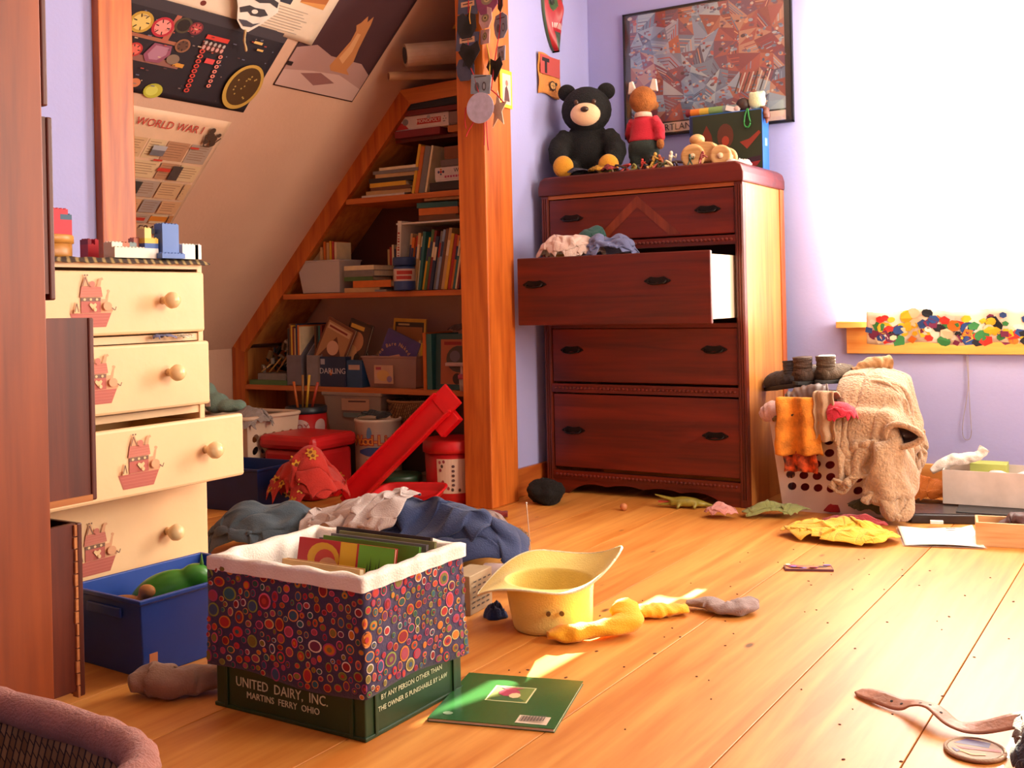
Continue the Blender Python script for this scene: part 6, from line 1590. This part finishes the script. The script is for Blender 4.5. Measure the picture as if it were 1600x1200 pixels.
def boot(name, label, loc, rotz, col, tilt=0):
    t = thing(name, label, 'shoe', loc, rot=(0, tilt, rotz))
    mb = MB(); soft_tube([(-.08, 0, .035), (-.04, 0, .036), (.02, 0, .036), (.07, 0, .03), (.1, 0, .026)], [.03, .04, .042, .04, .018], mb=mb, flat=.8, wr=.04); soft_tube([(-.05, 0, .04), (-.05, 0, .075), (-.052, 0, .1)], [.036, .034, .036], mb=mb, flat=1, wr=.04)
    mb.build('upper', M(col, .8, .3, 40, .5, 150), t, smooth=True)
    MB().prism([(x_ + .0, y_) for x_, y_ in oval(.005, 0, .108, .04, 24)], 0, .014, axis='z').build('sole', M('2a2624', .7), t, bevel=.003)
    for q in range(4): MB().tube([(-.0 + q * .018, -.022, .066 - q * .004), (.0 + q * .018, .022, .066 - q * .004)], .003, 6).build('lace', M('b8a898', .8), t, smooth=True)
    return t
boot('hiking_shoe', 'dark hiking shoe lying at the left of the basket pile', (-1.29, 3.98, .43), 2.6, '34343c', .15)
boot('ankle_boot', 'brown furry ankle boot standing on the basket pile', (-1.2, 3.99, .45), 1.3, '4a3428')
boot('ankle_boot', 'brown cuffed ankle boot right of its pair on the pile', (-1.11, 4.0, .455), 1.1, '54402e')
sock('leather_sleeve', 'dusky leather roll lying across the front of the basket pile', [(-1.24, 3.84, .43), (-1.18, 3.85, .45), (-1.1, 3.87, .46)], [.03, .042, .036], M('5c4640', .5, .2), 3.2, flat=.8, cat='roll').location.z = .375
sock('tan_roll', 'tan rolled cloth end poking out above the fleece', [(-1.05, 4.02, .5), (-.99, 4.05, .53), (-.93, 4.08, .535)], [.02, .03, .026], fab('a87a4c'), 4.2, flat=.9, cat='cloth').location.z = .475

# ---------------------------------------------------------------- floor under the window
ys = cloth('yellow_shirt', 'yellow shirt lying on the floor before the laundry basket', 'shirt', (-.965, 3.48, 0), (.58, .36), (.2, .115), .055, 10.4, fab('d8a428', .07), rotz=.05, lumps=4, n=44)
cloth('red_shirt', 'dark red cloth showing behind the yellow shirt', 'shirt', (-.95, 3.61, 0), (.34, .16), (.13, .055), .065, 3.0, fab('8c1a20'), n=28)
t = thing('letter_sheet', 'white printed letter in a clear sleeve on the floor', 'paper', (-.69, 3.62, .002), .3)
def leaf_(u, v): return (-.115 + .23 * u, -.13 + .26 * v, .002 + .006 * abs(math.sin(u * 3 + v * 2)) + .012 * max(0, u - .85) * max(0, v - .7) * 20)
MB().grid(leaf_, 20, 20).build('paper', M('f0e8dc', .6), t, smooth=True, solid=.0006)
MB().grid(lambda u, v: (-.12 + .24 * u, -.135 + .27 * v, .0012), 4, 4).build('clear_sleeve', M('e8dcd4', .15, .02, 8, 0, 60, 0, 0, .4), t)
P = Print(lambda a, b, k: Vector((a, b, .0115 + k))); P.r(.03, .09, .06, .1, '403838'); P.r(-.06, .03, -.05, .034, '807878'); P.r(-.06, -.06, -.02, -.057, 'a09890'); P.r(-.05, -.09, .0, -.087, 'a09890'); P.build('printing', t)
t = thing('black_case', 'flat black case lying behind the letter', 'case', (-.745, 3.95, 0), .36)
box(-.115, .115, -.1, .1, 0, .03).build('lid', M('2a2022', .35), t, bevel=.004); box(-.1, .1, -.085, .085, .03, .032).build('panel', M('3c3230', .25), t)
tag(box(-.02, .02, -.008, .008, 0, .01).build('eraser', M('e8e0d8', .6), loc=(-.73, 3.79, .012), rot=(0, 0, .3)), 'small white eraser between the letter and the black case', 'eraser')
for i, (x, y, w_, d_, z, c, n_, l_, r_) in enumerate(((-.86, 4.05, .2, .16, 0, 'cdbfae', 'paper_stack', 'loose white papers right of the laundry basket', .3), (-.55, 4.02, .3, .2, 0, '2a2426', 'black_flat_box', 'long flat black box under the white carton', .1), (-.52, 3.93, .3, .05, 0, 'b8a48e', 'cardboard_strip', 'tan cardboard strip in front of the long black box', .12), (-.83, 4.16, .16, .14, .0, 'c8b494', 'brown_envelope', 'tan envelope under the orange cloth', .0))):
    t = thing(n_, l_, 'papers' if i in (0, 3) else 'box', (x, y, z), r_)
    hh = [.016, .034, .03, .012][i]
    for q in range(4 if i in (0, 3) else 1):
        e = q * .006
        box(-w_ / 2 + e, w_ / 2 + e * .5, -d_ / 2 + e, d_ / 2, hh * q / (4 if i in (0, 3) else 1), hh * (q + .9) / (4 if i in (0, 3) else 1)).build('sheet' if i in (0, 3) else 'body', M(c, .6), t)
    if i == 1: box(-w_ / 2 - .001, w_ / 2 + .001, -d_ / 2 - .001, d_ / 2 + .001, .022, .036).build('lid', M('1e1a1c', .5), t, bevel=.002)
cloth('orange_towel_heap', 'orange towel bunched on the floor left of the white carton', 'towel', (-.83, 4.17, 0), (.42, .32), (.12, .08), .11, 8.4, fab('d0701c', .1), base=.014, lumps=4)
t = thing('white_carton', 'open white cardboard carton under the window', 'box', (-.56, 4.14, .037), .06)
open_box(.4, .2, .118, .003).build('body', M('cdbcb2', .7), t); box(-.12, .0, .0, .09, .004, .13).build('tissue_box', M('b8c060', .6), t)
t2 = cloth('pink_paper', 'pink tissue paper inside the white carton', 'paper', (-.54, 4.12, 0), (.36, .22), (.13, .075), .12, 5.0, M('dcc0c4', .8), base=.045, n=26)
sock('white_sock', 'white sock draped over the left end of the white carton', [(-.80, 4.08, .13), (-.75, 4.1, .165), (-.69, 4.11, .18), (-.65, 4.12, .19), (-.63, 4.13, .215)], [.014, .03, .028, .022, .026], fab('e4d8cc'), 6.0, flat=.7).location.z = .13
t = thing('wooden_tray_box', 'small open wooden box at the right edge of the floor', 'box', (-.47, 3.64, 0), .18)
open_box(.23, .12, .073, .008).build('body', wood('c89058', 'dcae7c', 0, .5, 2), t, bevel=.001)
soft = MB(); soft_tube([(-.05, 0, .02), (0, .01, .06), (.03, 0, .065), (.06, 0, .03)], [.02, .035, .03, .02], 3, mb=soft, flat=.6)
tag(soft.build('brown_pouch', M('4a2420', .6, .2), loc=(-.48, 3.64, .01), smooth=True), 'dark brown leather pouch inside the small wooden box', 'pouch')
sock('blue_marble_bag', 'pale blue glassy lump behind the wooden box', [(-.42, 3.8, .03), (-.38, 3.81, .04), (-.34, 3.82, .03)], [.014, .028, .016], M('8090a8', .15), 3.0, cat='toy')
# dark bits beside the papers
heap('dark_bits', 'dark scraps on the papers by the orange towel', 'scraps', (-.93, 4.12, .012), .06, .04, .03, 4.8, M('4a4028', .8, .8, 60), n=32, m=8)

# ---------------------------------------------------------------- belt, badge and clothes at the near right
t = thing('leather_belt', 'brown leather belt twisting across the floor at the lower right', 'belt', (0, 0, 0))
bp = crom([(-.565, 2.145, .006), (-.52, 2.115, .012), (-.475, 2.095, .012), (-.445, 2.085, .022), (-.41, 2.06, .03), (-.37, 2.03, .018), (-.33, 2.025, .02), (-.27, 2.035, .04), (-.2, 2.06, .06)], 80)
LE = M('a87058', .5, .15, 30, .2, 100)
def beltf(u, v):
    i = min(79, int(u * 80)); p = bp[i].lerp(bp[i + 1], u * 80 - i); d = (bp[i + 1] - bp[i]).normalized(); sd = Vector((-d.y, d.x, 0)).normalized()
    tw = .45 * math.sin(u * 9) + .25
    sd = (sd * math.cos(tw * .6) + Vector((0, 0, 1)) * math.sin(tw * .6))
    wd = .034 * min(1, .55 + u * 9)
    q = p + sd * (v - .5) * wd; q.z = max(q.z, .002); return q
MB().grid(beltf, 80, 5).build('strap', LE, t, smooth=True, solid=.003)
for u in (.2, .26, .41, .48, .55):
    c = beltf(u, .5); n_ = (beltf(u + .01, .5) - c).cross(beltf(u, .8) - c).normalized(); n_ = n_ if n_.z > 0 else -n_
    MB().tube([c, c + n_ * .0022], .0028, 8).build('hole', M('1c100c', .8), t)
t = thing('round_badge', 'round embroidered badge with red and purple lying under the belt', 'badge', (-.325, 1.965, 0))
MB().lathe([(.0001, 0), (.048, 0), (.05, .003), (.048, .006), (.044, .005), (.0001, .004)], 40).build('badge', M('8a5a34', .7), t, smooth=True)
MB().tube([(.047 * math.cos(q * pi / 24), .047 * math.sin(q * pi / 24), .005) for q in range(49)], .003, 8).build('stitched_rim', fab('b09078'), t, smooth=True)
P = Print(lambda a, b, k: Vector((a, b, .006 + k))); P.p(oval(0, 0, .043, .043, 30), '9a6838'); P.p([(-.036, .01), (-.02, .036), (.02, .036), (.02, .012)], '54406c'); P.p([(-.03, -.002), (.04, .012), (.04, .002), (-.02, -.01)], 'b03028'); P.p([(-.036, -.012), (-.02, -.02), (-.024, -.03)], '54406c'); P.line([(-.02, -.02), (.0, -.03), (.02, -.02)], .004, 'c8a048'); P.build('embroidery', t)
cloth('grey_trouser_leg', 'grey trouser leg lying over the end of the belt', 'trousers', (-.212, 2.03, 0), (.19, .21), (.078, .088), .08, 7.7, fab('6e5c56'), n=28)
cloth('navy_sweater', 'dark navy sweater at the lower right corner', 'sweater', (-.195, 1.9, 0), (.19, .19), (.078, .074), .095, 4.3, fab('1c1830'), n=28)

# crumbs and specks scattered on the bare floor
RK = random.Random(31); mb = MB()
for q in range(75):
    x = RK.uniform(-1.25, -.2); y = RK.uniform(1.75, 3.4); r = RK.uniform(.0012, .0032); a0 = RK.random() * 6
    mb.ell((x, y, .0006), (r * RK.uniform(1, 2), r, .0012), Matrix.Rotation(a0, 4, 'Z'), n=6, k=4)
tag(mb.build('floor_crumbs', M('5a2c18', .9)), 'tiny dark crumbs and specks scattered over the bare floor', 'crumbs', kind='stuff')
